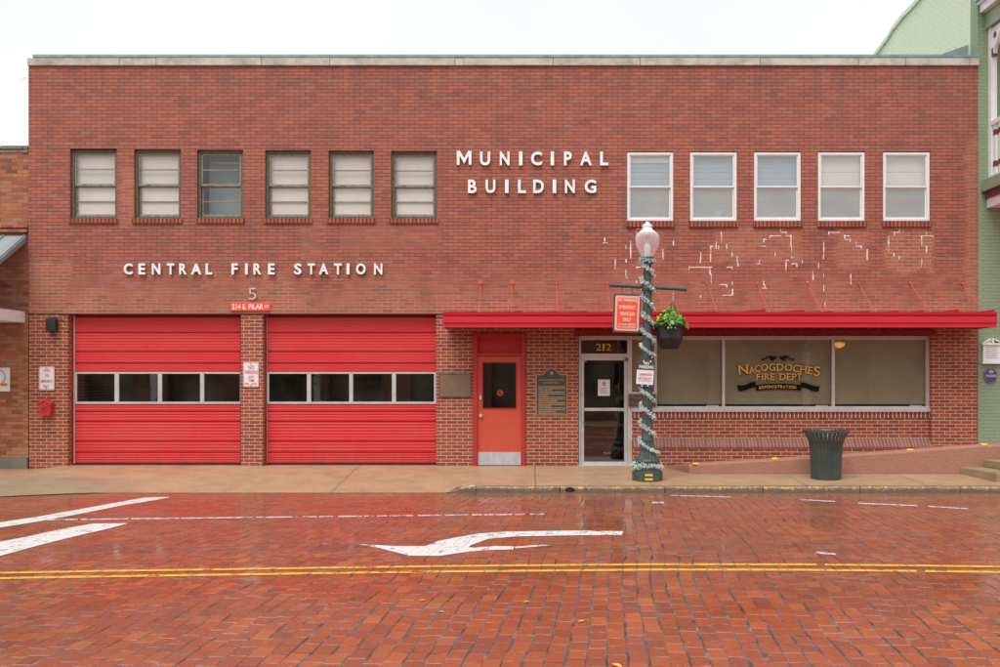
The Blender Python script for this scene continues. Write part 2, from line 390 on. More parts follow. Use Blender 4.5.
def joint_nodes(k):
    p, x, y, z = k.pos()
    wob = k.math('MULTIPLY', k.math('SUBTRACT', k.noise(.35, 2), .5), .22)
    wob2 = k.math('MULTIPLY', k.math('SUBTRACT', k.noise(8.0, 2), .5), .022)
    u = k.math('ADD', k.math('ADD', k.math('SUBTRACT', x, k.math('MULTIPLY', y, .09)), wob), wob2)
    v = k.math('ADD', y, k.math('MULTIPLY', x, .05))
    # every column of bricks is shifted by its own amount
    colid = k.math('FLOOR', k.math('DIVIDE', u, .128))
    wn = k.n('ShaderNodeTexWhiteNoise', noise_dimensions='1D'); k.set(wn.inputs['W'], colid)
    v2 = k.math('ADD', v, k.math('MULTIPLY', wn.outputs[0], 0.200))
    v2 = k.math('ADD', v2, k.math('MULTIPLY', k.math('SUBTRACT', k.noise(4.0, 2, vec=k.comb(u, v)), .5), .05))
    rw = k.n('ShaderNodeTexWhiteNoise', noise_dimensions='2D'); k.set(rw.inputs['Vector'], k.comb(k.math('FLOOR', k.math('DIVIDE', v2, 0.200)), colid))
    u = k.math('ADD', u, k.math('MULTIPLY', k.math('SUBTRACT', rw.outputs[0], .5), .016))
    col, fac = k.brick(k.comb(v2, u), 0.200, .128, .0085, .5, offset=0.0)
    # long joints between the columns are wider and darker than the cross joints
    fu = k.math('ABSOLUTE', k.math('SUBTRACT', k.math('FRACT', k.math('DIVIDE', u, .128)), .5))
    wide = k.sstep(k.math('ADD', fu, k.math('MULTIPLY', k.math('SUBTRACT', k.noise(9, 3), .5), .12)), .438, .478)
    return col, fac, wide, u, v
k = N('wet_brick_pavers'); col, fac, wide, u, v = joint_nodes(k); p, x, y, z = k.pos()
bc = k.ramp(col, [(0,(.26,.062,.030)),(.2,(.34,.074,.028)),(.6,(.41,.088,.027)),(.88,(.47,.105,.028)),(.97,(.60,.14,.033)),(1,(.44,.13,.06))])
bc = k.mix(k.math('MULTIPLY', k.ramp(k.noise(.45, 5, rough=.65), [(.35, 0.), (.7, 1.)]), .35), bc, (.42,.12,.065))
bc = k.mix(k.math('MULTIPLY', k.noise(34, 4, rough=.75), .6), bc, (.17,.045,.025))
# rubbed, slightly pale brick faces
bc = k.mix(k.ramp(k.noise(55, 3), [(.62, 0.), (.72, .55)]), bc, (.55,.36,.30))
jc = k.mix(k.ramp(k.noise(4, 5, rough=.7), [(.35, 0.), (.65, 1.)]), (.008,.008,.008), (.075,.078,.076))
c = k.mix(k.math('MULTIPLY', fac, .9), bc, k.mix(k.ramp(k.noise(2.6, 5, rough=.7), [(.42, 0.), (.58, 1.)]), (.075,.035,.028), (.46,.35,.32)))
c = k.mix(k.math('MULTIPLY', wide, .9), c, jc)
tyre = k.math('MULTIPLY', k.ramp(k.noise(1.0, 4, vec=k.comb(k.math('MULTIPLY', x, .12), k.math('MULTIPLY', y, .9))), [(.5, 0.), (.7, 1.)]), .35)
c = k.mix(tyre, c, (.16,.075,.06))
hgt = k.math('SUBTRACT', k.math('ADD', k.math('MULTIPLY', col, .35), k.math('MULTIPLY', k.noise(25, 4), .14)), k.math('MAXIMUM', k.math('MULTIPLY', fac, .5), wide))
k.bump(hgt, .45, .006)
wet = k.ramp(k.noise(.7, 5, rough=.6), [(.38, .06), (.60, .24)])
M['paver'] = k.base(c, k.math('ADD', k.math('ADD', wet, k.math('MULTIPLY', wide, .5)), k.math('MULTIPLY', k.noise(40, 2), .1)), .45)

def road_paint(name, c, keep, wear):
    k = N(name); col, fac, wide, u, v = joint_nodes(k)
    t = k.n('ShaderNodeBsdfTransparent'); mx = k.n('ShaderNodeMixShader')
    worn = k.ramp(k.noise(9, 5, rough=.75), [(keep, 0.), (keep+.06, 1.)])
    a = k.math('MAXIMUM', k.math('MULTIPLY', wide, wear), worn)
    k.base(k.mix(k.math('MULTIPLY', k.noise(18, 4), .5), c, tuple(q*.62 for q in c)), .4, .4)
    k.set(mx.inputs[0], a); k.t.links.new(k.b.outputs[0], mx.inputs[1]); k.t.links.new(t.outputs[0], mx.inputs[2]); k.t.links.new(mx.outputs[0], k.out.inputs[0])
    return k.m
M['paint_white'] = road_paint('worn_white_road_paint', (.78,.76,.74), .575, .25)
M['paint_thin'] = road_paint('flaking_white_road_paint', (.70,.66,.62), .53, .9)
M['paint_yellow'] = road_paint('worn_yellow_road_paint', (.85,.47,.05), .56, .5)

def structure(o): o['kind'] = 'structure'; return o
mb = MB(); xs = [-60+i*4 for i in range(31)]; ys = [YG - .0 - i*.5 for i in range(32)]
ys = [YG+.25] + ys
for i in range(len(ys)-1):
    for j in range(len(xs)-1):
        a, b = ys[i], ys[i+1]
        mb.add([(xs[j],b,zr(b)),(xs[j+1],b,zr(b)),(xs[j+1],a,zr(a)),(xs[j],a,zr(a))], [(0,1,2,3)])
structure(mb.build('brick_road', M['paver']))
k = N('distant_ground'); M['ground'] = k.base(k.mix(k.noise(.05, 5), (.10,.10,.09), (.16,.15,.13)), .85)
structure(MB().add([(-400,-400,-.45),(400,-400,-.45),(400,400,-.45),(-400,400,-.45)], [(0,1,2,3)]).build('ground', M['ground']))

# sidewalk and driveway apron
XK0, XK1 = X(447, YG), X(476, YG)
def yedge(x):
    if x > -7.0: return YG
    t = min(1, (-7.0-x)/3.2); return YG - 3.2*t**1.4*.9
def sm(t): t = max(0, min(1, t)); return t*t*(3-2*t)
def zs(x, t):
    kt = sm((x-XK0)/(XK1-XK0)); lo = -.193 if x > -7 else -.193 + .0
    ze = lo*(1-kt) + -.080*kt
    base = -.055*sm((-9.0-x)/.6)
    if x < -7: ze = zr(yedge(x)) + .012
    tt = t**1.25
    return base*(1-tt) + ze*tt
mb = MB(); gx = [-60,-40,-25,-18,-14] + [-12+i*.2 for i in range(120)] + [14,20,30,60]; nt = 14
for i in range(len(gx)-1):
    for j in range(nt):
        q = []
        for (gi, gj) in ((i,j+1),(i+1,j+1),(i+1,j),(i,j)):
            xx = gx[gi]; t = gj/nt; yy = .45 + (yedge(xx)-.45)*t; tp = max(0, -yy/(-yedge(xx)))
            q.append((xx, yy, zs(xx, max(0, (yy)/(yedge(xx))))))
        mb.add(q, [(0,1,2,3)])
k = N('damp_tan_concrete'); p, x, y, z = k.pos()
b = k.mix(k.noise(.9, 5, rough=.6), (.55,.345,0.200), (.40,.25,.13))
grey = k.math('MULTIPLY', k.sstep(k.math('ADD', x, k.math('MULTIPLY', k.noise(1.3, 3), 1.5)), -5.6, -6.8), k.sstep(k.math('ADD', y, k.math('MULTIPLY', k.noise(1.3, 3), .3)), -1.35, -1.6))
b = k.mix(k.math('MULTIPLY', grey, .8), b, (.30,.26,.17))
b = k.mix(k.ramp(k.noise(2.6, 5, rough=.7), [(.45, 0.), (.75, .7)]), b, (.25,.16,.10))
b = k.mix(k.ramp(k.noise(38, 4, rough=.75), [(.48, 0.), (.62, .55)]), b, (.25,.17,.12))
b = k.mix(k.ramp(k.noise(55, 2, vec=k.comb(y, x, z)), [(.68, 0.), (.75, .4)]), b, (.62,.5,.38))
jm = None
for xj in (X(535,-1.0)-.0, X(600,-1.0)+.75, -3.3, 4.6, 6.6):
    d = k.math('ABSOLUTE', k.math('SUBTRACT', x, xj)); mk = k.math('LESS_THAN', d, .010); jm = mk if jm is None else k.math('MAXIMUM', jm, mk)
dy = k.math('MULTIPLY', k.math('LESS_THAN', k.math('ABSOLUTE', k.math('ADD', y, 1.5)), .009), k.math('GREATER_THAN', x, XK0-.2)); jm = k.math('MAXIMUM', jm, dy)
b = k.mix(k.math('MULTIPLY', jm, .75), b, (.10,.07,.05))
# hairline cracks
vo = k.n('ShaderNodeTexVoronoi', feature='DISTANCE_TO_EDGE'); k.set(vo.inputs['Vector'], k.comb(k.math('ADD', x, k.math('MULTIPLY', k.noise(3, 3), .5)), y)); vo.inputs['Scale'].default_value = .42
b = k.mix(k.math('MULTIPLY', k.math('LESS_THAN', vo.outputs[0], .003), .25), b, (.13,.09,.06))
k.bump(k.math('SUBTRACT', k.noise(45, 4), k.math('MULTIPLY', jm, 2)), .35, .004)
M['sidewalk'] = k.base(b, k.ramp(k.noise(.8, 4), [(.35, .32), (.7, .62)]), .5)
o = structure(mb.build('sidewalk', M['sidewalk'], smooth=True))
# kerb
k = N('stained_kerb_concrete'); p, x, y, z = k.pos()
b = k.mix(k.noise(3, 5, rough=.7), (.44,.33,.21), (.24,.17,.10))
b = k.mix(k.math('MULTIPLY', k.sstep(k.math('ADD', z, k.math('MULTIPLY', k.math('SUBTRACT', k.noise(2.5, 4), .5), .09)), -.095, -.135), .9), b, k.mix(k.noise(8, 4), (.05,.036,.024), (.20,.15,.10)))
yl = k.math('MULTIPLY', k.ramp(k.noise(11, 6, rough=.85), [(.53, 0.), (.57, 1.)]), k.math('MULTIPLY', k.sstep(k.math('ADD', z, k.math('MULTIPLY', k.math('SUBTRACT', k.noise(6, 3), .5), .08)), -.16, -.12), k.sstep(y, -2.74, -2.80)))
yl = k.math('MULTIPLY', yl, k.sstep(k.noise(.35, 2), .40, .52))
b = k.mix(yl, b, (.70,.42,.05))
b = k.mix(k.math('MULTIPLY', k.ramp(k.noise(16, 5, rough=.8), [(.54, 0.), (.60, .9)]), k.sstep(z, -.13, -.10)), b, (.74,.68,.54))
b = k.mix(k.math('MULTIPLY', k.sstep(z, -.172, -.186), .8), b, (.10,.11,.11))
b = k.mix(k.sstep(k.math('ADD', k.math('POWER', k.math('MULTIPLY', k.math('SUBTRACT', x, X(570,YG)), 11), 2), k.math('POWER', k.math('MULTIPLY', k.math('ADD', z, .145), 22), 2)), 1.2, .6), b, (.012,.010,.008))
k.bump(k.noise(30, 5), .7, .01)
M['kerb'] = k.base(b, .5, .4)
mb = MB()
def kerb_seg(x0, x1):
    n = max(1, int((x1-x0)/.25))
    for i in range(n):
        a = x0+(x1-x0)*i/n; c = x0+(x1-x0)*(i+1)/n
        prof = [(YG+.17, -.077), (YG+.03, -.079), (YG+.008, -.090), (YG, -.108), (YG-.012, -.24), (YG+.17, -.24)]
        mb.xprof(prof, a, c)
seams = [476, 560, 665, 763, 860, 960, 1040, 1120]
for i in range(len(seams)-1): kerb_seg(X(seams[i],YG)+.006, X(seams[i+1],YG)-.006)
nseg = 8
for i in range(nseg):
    f0, f1 = i/nseg, (i+1)/nseg
    q = []
    for f in (f0, f1):
        xx = XK0 + (XK1-XK0)*f; h = -.196 + (.196-.079)*math.sin(f*math.pi/2)**.9
        q.append([(xx, YG-.012, -.24), (xx, YG-.004, h-.02), (xx, YG+.03, h), (xx, YG+.30*(1-f)+.17, h+.004*1), (xx, YG+.17, -.24)])
    n = 5; mb.add(q[0]+q[1], [tuple(range(n)), tuple(range(2*n-1, n-1, -1))]+[(j, n+j, n+(j+1)%n, (j+1)%n) for j in range(n)])
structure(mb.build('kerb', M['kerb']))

# road markings
def paint(name, polys, mat, dz=.004):
    mb = MB()
    for poly in polys:
        vs = [R(a, b, dz) for a, b in poly]
        ar = sum(vs[i][0]*vs[(i+1)%len(vs)][1]-vs[(i+1)%len(vs)][0]*vs[i][1] for i in range(len(vs)))
        if ar < 0: vs = vs[::-1]
        mb.add(vs, [tuple(range(len(vs)))])
    return structure(mb.build(name, mat))
def line(pts, w, skip=0.0):
    out = []
    for (a, b), (c, d) in zip(pts[:-1], pts[1:]):
        n = max(1, int(abs(c-a)/8))
        for i in range(n):
            if random.random() < skip: continue
            p0 = (a+(c-a)*i/n, b+(d-b)*i/n); p1 = (a+(c-a)*(i+1)/n, b+(d-b)*(i+1)/n)
            out.append([(p0[0], p0[1]-w/2), (p1[0], p1[1]-w/2), (p1[0], p1[1]+w/2), (p0[0], p0[1]+w/2)])
    return out
up = [(-60,575),(0,572.8),(100,571),(200,569.6),(330,567.6),(450,566),(560,565),(660,564.2),(800,564.4),(900,565.3),(1000,566.6),(1080,568)]
paint('yellow_centre_line', line(up, 1.8, .02) + line([(a, b+5.4) for a, b in up], 2.0, .008), M['paint_yellow'])
z5 = lambda l: [(330+a/3.03, 480+b/3.03) for a, b in l]
z4 = lambda l: [(a/3.03, 480+b/3.03) for a, b in l]
paint('white_turn_arrow', [z5([(85,194),(150,206),(240,229),(330,230),(420,217),(480,212),(420,204),(425,198),(480,178),(450,162),(370,176),(330,184),(290,200),(200,200)]),
    z5([(450,162),(480,178),(560,171),(700,168),(885,166),(888,155),(740,153),(540,156)]),
    z5([(480,212),(555,210),(558,201),(500,200),(440,205),(420,204)]), z5([(560,202),(562,207),(668,198),(640,196)])], M['paint_white'])
paint('white_lane_wedge', [z4([(-160,222),(0,187),(90,170),(180,150),(280,132),(388,131),(330,147),(250,165),(120,197),(0,230),(-160,268)])], M['paint_white'], .005)
tp_ = z4([(-160,152),(0,128),(120,110),(260,85),(380,63),(440,53),(512,51)]); bt_ = z4([(-160,170),(0,144),(120,125),(260,99),(380,75),(440,66),(512,53)])
paint('white_parking_stripe', [[tp_[i], tp_[i+1], bt_[i+1], bt_[i]] for i in range(6)], M['paint_white'], .005)
dash = []; xx = 30
while xx < 540:
    L = random.choice([10,16,24,14]) * (3 if xx < 300 else 1); y = 519.6 if xx < 200 else 519 - (xx-200)/340*5.0
    y = 520.3 - xx/540*6.2
    dash += line([(xx, y), (min(xx+L, 546), y-L/540*6.2)], 1.2); xx += L + random.choice([2,3,5])
dash += line([(670,495.5),(730,497)], .9) + line([(800,499.5),(835,501.5)], 1.1) + line([(858,503.2),(918,505.7)], 1.2) + line([(928,506.3),(968,508.8)], 1.1) + line([(815,552.5),(836,554)],1.8) + line([(652,502.5),(664,502.5)],1.5)
paint('white_dashed_line', dash, M['paint_thin'], .0045)

# ------------------------------------------------------------------ MUNICIPAL BUILDING
B = thing('brick_building', 'two storey red brick municipal fire station building with red garage doors and red canopy', 'building')
def wall(mb, x0, x1, z0, z1, ops, y0, y1):
    xs = sorted({x0, x1, *[v for o in ops for v in o[:2] if x0 < v < x1]}); zs_ = sorted({z0, z1, *[v for o in ops for v in o[2:] if z0 < v < z1]})
    solid = lambda i, j: 0 <= i < len(xs)-1 and 0 <= j < len(zs_)-1 and not any(o[0]-1e-6 <= xs[i] and xs[i+1] <= o[1]+1e-6 and o[2]-1e-6 <= zs_[j] and zs_[j+1] <= o[3]+1e-6 for o in ops)
    for i in range(len(xs)-1):
        for j in range(len(zs_)-1):
            if not solid(i, j): continue
            a, b, c, d = xs[i], xs[i+1], zs_[j], zs_[j+1]
            mb.add([(a,y0,c),(b,y0,c),(b,y0,d),(a,y0,d)], [(0,1,2,3)]); mb.add([(a,y1,c),(b,y1,c),(b,y1,d),(a,y1,d)], [(3,2,1,0)])
            if not solid(i-1, j): mb.add([(a,y0,c),(a,y1,c),(a,y1,d),(a,y0,d)], [(3,2,1,0)])
            if not solid(i+1, j): mb.add([(b,y0,c),(b,y1,c),(b,y1,d),(b,y0,d)], [(0,1,2,3)])
            if not solid(i, j-1): mb.add([(a,y0,c),(b,y0,c),(b,y1,c),(a,y1,c)], [(3,2,1,0)])
            if not solid(i, j+1): mb.add([(a,y0,d),(b,y0,d),(b,y1,d),(a,y1,d)], [(0,1,2,3)])
XL, XR, ZT, ZM = X(28.5), X(978), Z(66), Z(313)
left_w = [(70,117),(134,181),(197,243),(265,311),(328.5,374),(391,437)]
right_w = [(627,673.5),(690,737),(754,801),(818,865),(883,930)]
ops = []
for i, (a, b) in enumerate(left_w): ops.append((X(a), X(b), Z(218.5), Z(148.8+i*.4)))
for i, (a, b) in enumerate(right_w): ops.append((X(a), X(b), Z(221), Z(151.3)))
mb = MB(); wall(mb, XL, XR, ZM, ZT, ops, 0, .32); up_wall = mb.build('upper_wall', M['brick'], B)
YL = .03
lops = [(X(67), X(240.5), -.4, Z(313)), (X(262.5), X(436), -.4, Z(313)), (X(473), X(525.5), -.4, Z(333)), (X(578), X(932), -.4, Z(335))]
mb = MB(); wall(mb, XL, XR, -.3, ZM-.004, lops, YL, .40); mb.build('lower_wall', M['brick_low'], B)
MB().box(X(60), X(442), -.006, .012, ZM-.016, ZM-.002).build('steel_lintel', M['bronze_edge'], B)
# sides, back, roof, interior
mb = MB(); mb.box(XL+.001, XL+.3, .405, 14, -.3, ZT); mb.box(XR-.3, XR-.001, .405, 14, -.3, ZT); mb.box(XL+.3, XR-.3, 13.7, 14, -.3, ZT); mb.build('side_wall', M['brick_low'], B)
MB().box(XL+.3, XR-.3, .33, 13.7, ZT-.5, ZT-.3).build('roof', M['flashing'], B)
mb = MB(); mb.box(XL+.31, XR-.31, 3.0, 3.05, -.2, ZT-.52); mb.box(XL+.31, XR-.31, .41, 2.99, 3.15, 3.25); mb.box(XL+.31, XR-.31, .42, 2.99, -.2, -.02)
mb.build('interior_partition', M['dark'], B)
# coping
mb = MB(); seams = [28, 120, 157, 262, 330, 455, 464, 553, 640, 760, 858, 905, 969, 978.5]
for a, b in zip(seams[:-1], seams[1:]):
    h0 = Z(58.6 + random.uniform(-.3,.3)); mb.box(X(a)+.004, X(b)-.004, -.045+random.uniform(0,.006), .36, ZT+.003, h0)
cp = mb.build('coping', M['coping'], B, bevel=.006)
mb = MB(); mb.box(X(33.5), X(978), -.02, .38, Z(58.2), Z(55.6)); mb.box(X(33.5), X(978), -.035, -.021, Z(57.6), Z(55.0)); mb.build('metal_flashing', M['flashing'], cp)
MB().tube([(XL+.03, -.05, Z(78.5)), (XL-.07, -.05, Z(78.5)), (XL-.1, -.05, Z(79.5)), (XL-.07, -.05, Z(80.5))], .012).build('cable_hook', M['alum'], B)

# upper windows
def rl(a, b, n, cx, amp): return [a+(b-a)*i/n for i in range(n+1)]
def old_window(i, a, b, y0p):
    x0, x1, z0, z1 = X(a), X(b), Z(218.5), Z(y0p)
    yf = .06
    f = MB().frame(x0+.002, x1-.002, z0+.002, z1-.002, .055, yf, yf+.12, .06, .05)
    w = f.build('window', M['old_frame'], B, bevel=.004)
    xi0, xi1, zi0, zi1 = x0+.058, x1-.058, z0+.054, z1-.064; zm = (zi0+zi1)/2 - .02
    mb = MB(); mb.frame(xi0, xi1, zm+.002, zi1, .028, yf+.025, yf+.06, .03, .038); mb.frame(xi0, xi1, zi0, zm-.002, .032, yf+.066, yf+.10, .02, .045)
    mb.box(xi0+.028, xi1-.028, yf+.03, yf+.055, (zm+zi1)/2-.009, (zm+zi1)/2+.009); mb.box(xi0+.032, xi1-.032, yf+.07, yf+.095, (zm+zi0)/2-.009, (zm+zi0)/2+.009)
    mb.build('sash', M['old_sash'], w)
    gl = MB().box(xi0+.02, xi1-.02, yf+.040, yf+.044, zm+.02, zi1-.02); gl.box(xi0+.02, xi1-.02, yf+.080, yf+.084, zi0+.02, zm-.02)
    gl.build('glass_pane', M['glass'], w)
    sk = random.uniform(-.004, .004)
    bm = MB()
    if i == 2:
        bm.box(xi0, xi1, yf+.50, yf+.52, zi0-.1, zi1+.1)
        MB().box(xi0+.05, xi1-.03, yf+.44, yf+.47, zi1-.10, zi1-.07).build('blind_rail', M['white_vinyl'], w)
        bm.build('blind', M['blind_grey'], w)
    else:
        nb = 4
        for q in range(nb):
            za = zi0-.03+(zi1-zi0+.06)*q/nb; zb = zi0-.03+(zi1-zi0+.06)*(q+1)/nb
            bm.add([(xi0-.02,yf+.115,za+.006),(xi1+.02,yf+.115,za+.006),(xi1+.02,yf+.105+sk,zb),(xi0-.02,yf+.105+sk,zb)], [(0,1,2,3)])
        bm.build('blind', M['blind'], w)
    MB().box(xi0+.14, xi0+.24, yf-.0+.02, yf+.03, zm-.001, zm+.02).build('sash_lock', M['old_frame'], w)
    MB().box(x0-.028, x1+.028, -.035, yf-.002, Z(223.3), z0-.001).build('brick_sill', M['rowlock'], w)
for i, (a, b) in enumerate(left_w): old_window(i, a, b, 148.8+i*.4)
def new_window(i, a, b):
    x0, x1, z0, z1 = X(a), X(b), Z(221), Z(151.3); yf = .012
    w = MB().frame(x0+.003, x1-.003, z0+.004, z1-.018, .05, yf, yf+.12).build('window', M['white_vinyl'], B, bevel=.004)
    xi0, xi1, zi0, zi1 = x0+.054, x1-.054, z0+.056, z1-.07; zm = Z(186.3)
    mb = MB(); mb.frame(xi0, xi1, zm-.015, zi1, .02, yf+.02, yf+.05, .02, .03); mb.frame(xi0, xi1, zi0, zm-.017, .02, yf+.055, yf+.085, .025, .025); mb.build('sash', M['white_vinyl'], w)
    MB().box(x0, x1, yf+.05, yf+.06, z1-.017, z1).build('head_trim', M['bronze_edge'], w)
    MB().box(xi0+.01, xi1-.01, yf+.034, yf+.038, zm, zi1-.01).build('upper_pane', M['glass_vinyl'], w)
    MB().box(xi0+.01, xi1-.01, yf+.066, yf+.070, zi0+.01, zm-.02).build('lower_pane', M['glass_vinyl'], w)
    bm = MB(); q = (zi1+zm)/2
    bm.box(xi0-.01, xi1+.01, yf+.13, yf+.135, q+.003, zi1+.03); bm.box(xi0-.01, xi1+.01, yf+.13, yf+.135, zm, q-.003)
    bm.build('blind', M['ceiling_pale'] if i < 3 else M['blind'], w)
    bm = MB(); q = (zi0+zm)/2
    bm.box(xi0-.01, xi1+.01, yf+.09, yf+.093, q+.002, zm-.001); bm.box(xi0-.01, xi1+.01, yf+.09, yf+.093, zi0-.03, q-.002)
    bm.build('insect_screen', M['screen'], w)
    if i == 0:
        MB().box(xi0+.02, xi1-.02, yf+.110, yf+.125, zi1-.13, zi1-.02).build('blind_headrail', M['white_vinyl'], w)
        MB().box(xi1-.20, xi1-.08, yf+.072, yf+.088, zi0+.03, zi0+.14).build('sill_box', M['screen'], w)
    if i == 1:
        MB().prism([(xi1-.40, zi0+.02),(xi1-.27,zi0+.03),(xi1-.20,zi0+.16),(xi1-.33,zi0+.16)], yf+.074, yf+.088).build('loose_paper', M['ceiling_pale'], w)
    MB().box(x0-.02, x1+.02, -.045, .010, Z(227.2), z0-.001).build('brick_sill', M['rowlock'], w)
for i, (a, b) in enumerate(right_w): new_window(i, a, b)

# white mortar repairs
lines = []
def L(ox, oy, s): lines.extend([[(ox+a/7.41, oy+b/7.41) for a, b in pl] for pl in s])
L(600, 220, [[(36,130),(36,160)],[(22,160),(55,160)],[(310,70),(310,78),(270,78),(270,105),(290,105)],[(228,155),(228,285)],[(192,185),(192,215)],[(192,290),(192,315)],
  [(545,155),(545,190)],[(466,212),(466,292)],[(112,290),(112,365)],[(192,370),(192,420),(205,420)],[(270,445),(270,470)],[(270,360),(270,345),(300,345)],[(307,478),(307,520)],
  [(745,240),(745,320)],[(660,375),(660,345),(830,345)],[(815,345),(815,400),(825,400),(825,470)],[(820,310),(820,190),(840,190)],[(860,160),(860,215)],[(878,190),(878,215)],[(745,560),(745,575)]])
L(720, 220, [[(10,85),(10,165)],[(50,180),(50,213)],[(90,240),(90,268)],[(128,268),(128,320),(134,320),(134,345)],[(50,345),(92,345),(92,368)],[(0,478),(50,478),(50,500)],[(92,455),(92,480)],[(20,555),(92,555),(92,510)],
  [(292,295),(292,322),(275,322)],[(450,65),(450,85),(490,85),(490,110),(525,110),(525,190),(532,190),(532,240)],[(450,115),(368,115),(368,135)],[(325,165),(325,138),(345,138)],[(310,190),(340,190)],[(408,240),(408,265)],
  [(490,372),(490,293),(510,293)],[(530,322),(568,322),(568,348)],[(533,268),(533,285)],[(610,297),(610,320)],[(325,450),(325,480),(333,480),(333,508)],[(312,508),(345,508)],[(690,375),(690,445)],[(730,320),(730,358)],
  [(768,165),(768,290)],[(808,110),(808,85),(889,85)],[(768,398),(768,425)],[(768,482),(768,528)],[(650,475),(650,455)],[(777,612),(777,640)]])
L(840, 220, [[(70,110),(35,110),(35,138),(75,138),(75,160)],[(120,158),(120,188),(158,188),(158,212)],[(202,215),(202,298)],[(80,400),(80,480)],[(440,65),(440,85),(403,85),(403,115)],[(360,120),(360,240)],
  [(400,245),(400,268)],[(440,268),(440,292)],[(642,85),(642,112)],[(600,112),(688,112),(688,130)],[(642,190),(642,240)],[(605,350),(605,285)],[(605,115),(605,190)]])
mb = MB(); zi = [0]
for pl in lines:
    for (a, b), (c, d) in zip(pl[:-1], pl[1:]):
        zi[0] += 1; x0, z0 = P(a, b); x1, z1 = P(c, d); yf = -.002-.0002*(zi[0] % 5)
        if abs(x1-x0) > abs(z1-z0):
            z0 = round(z0/.0677)*.0677
            n = 3
            mb.box(min(x0,x1)-.004, max(x0,x1)+.004, yf, .001, z0-.008, z0+.008)
        else:
            n = max(1, int(abs(z1-z0)/.0677)); za, zb = min(z0,z1), max(z0,z1)
            for q in range(n):
                u = random.uniform(-.004,.004); w = random.uniform(.004,.013)
                mb.box(x0-w+u, x0+w+u, yf, .001, za+(zb-za)*q/n, za+(zb-za)*(q+1)/n)
mb.build('mortar_repair', M['repair'], up_wall)['kind'] = 'stuff'

# garage doors
def garage(pa, pb, panes, yd=.20):
    x0, x1 = X(pa, yd), X(pb, yd); zt, zb = Z(316.5, yd), Z(463.3, yd)
    lines_ = [332.4, 351.6, 363.2]; lo = [411.3, 421.4, 441.3, 452.2]
    tops = [316.5]+lines_+[372.0]; bots = [404.0]+lo+[463.3]
    prof = []
    root = None; mb = MB()
    def band(pa_, pb_):
        za, zb_ = Z(pa_, yd), Z(pb_, yd); h = za-zb_; n = max(2, round(h/.062)); pts = [(yd+.030, za-.002), (yd+.030, za-.012), (yd, za-.020)]
        for i in range(n):
            c = za-.020-(h-.034)*(i+.5)/n; q = (h-.034)/n
            if n > 1: pts += [(yd, c+q*.30), (yd-.006, c+q*.18), (yd-.006, c-q*.18), (yd, c-q*.30)]
        pts += [(yd, zb_+.012), (yd+.012, zb_+.002)]
        back = [(yd+.05, zb_+.002), (yd+.05, za-.002)]
        mb.xprof(pts+back, x0, x1)
    for a, b in zip(tops[:-1], tops[1:]): band(a, b)
    for a, b in zip(bots[:-1], bots[1:]): band(a, b)
    d = mb.build('garage_door', M['garage_red'], B)
    fr = MB(); zt_, zb_ = Z(372, yd), Z(404, yd); fr.box(x0, x1, yd-.014, yd+.05, zt_-.035, zt_); fr.box(x0, x1, yd-.014, yd+.05, zb_, zb_+.045)
    edges = [pa] + [v for p in panes for v in p] + [pb]
    for i in range(0, len(edges), 2):
        fr.box(X(edges[i], yd)+(0 if i else 0), X(edges[i+1], yd), yd-.012, yd+.05, zb_+.045, zt_-.035)
    fr.build('window_frame', M['alum'], d)
    for a, b in panes: MB().box(X(a,yd)-.005, X(b,yd)+.005, yd+.012, yd+.018, zb_+.04, zt_-.03).build('glass_pane', M['glass_door'], d)
    MB().box(x0-.022, x0-.004, yd-.03, yd+.03, zb+.0, zt+.02).build('guide_track', M['alum'], d)
    MB().box(x0, x1, yd+.005, yd+.04, zb-.05, zb-.001).build('rubber_seal', M['black'], d)
    if pa < 200: MB().box(X(78,yd), X(84,yd), yd+.02, yd+.021, zt, zt+.01)
for pa, pb, panes in ((75.5, 240.6, [(76.9,114.8),(119,158),(162,200.3),(204.2,240.2)]), (267.5, 436.4, [(269,307),(311,349.3),(353,392),(396,434)])):
    garage(pa, pb, panes)
mb = MB()
for a, b, right in ((67, 240.5, False), (262.5, 436, True)):
    xa, xb = X(a), X(b)
    mb.box(xa+.002, xa+.035, .17, .27, -.1, Z(313)-.006); mb.box(xb-.035, xb-.002, .255, .29, -.1, Z(313)-.006)
    mb.box(xa+.035, xb-.035, .255, .29, Z(316, .25), Z(313)-.006)
mb.build('garage_door_frame', M['frame_red'], B)
# garage interior hints: pale boxes on a rack seen through the panes
mb = MB()
for px, w, h in ((100,.5,.5),(180,.35,.7),(290,.4,1.0),(330,.9,.8),(372,1.0,1.1)):
    mb.box(X(px), X(px)+w, 1.6, 1.9, 1.0, 1.25+h*.5)
mb.build('interior_shelving', plain('dim_shelf_metal', (.22,.20,.16), .7), B)

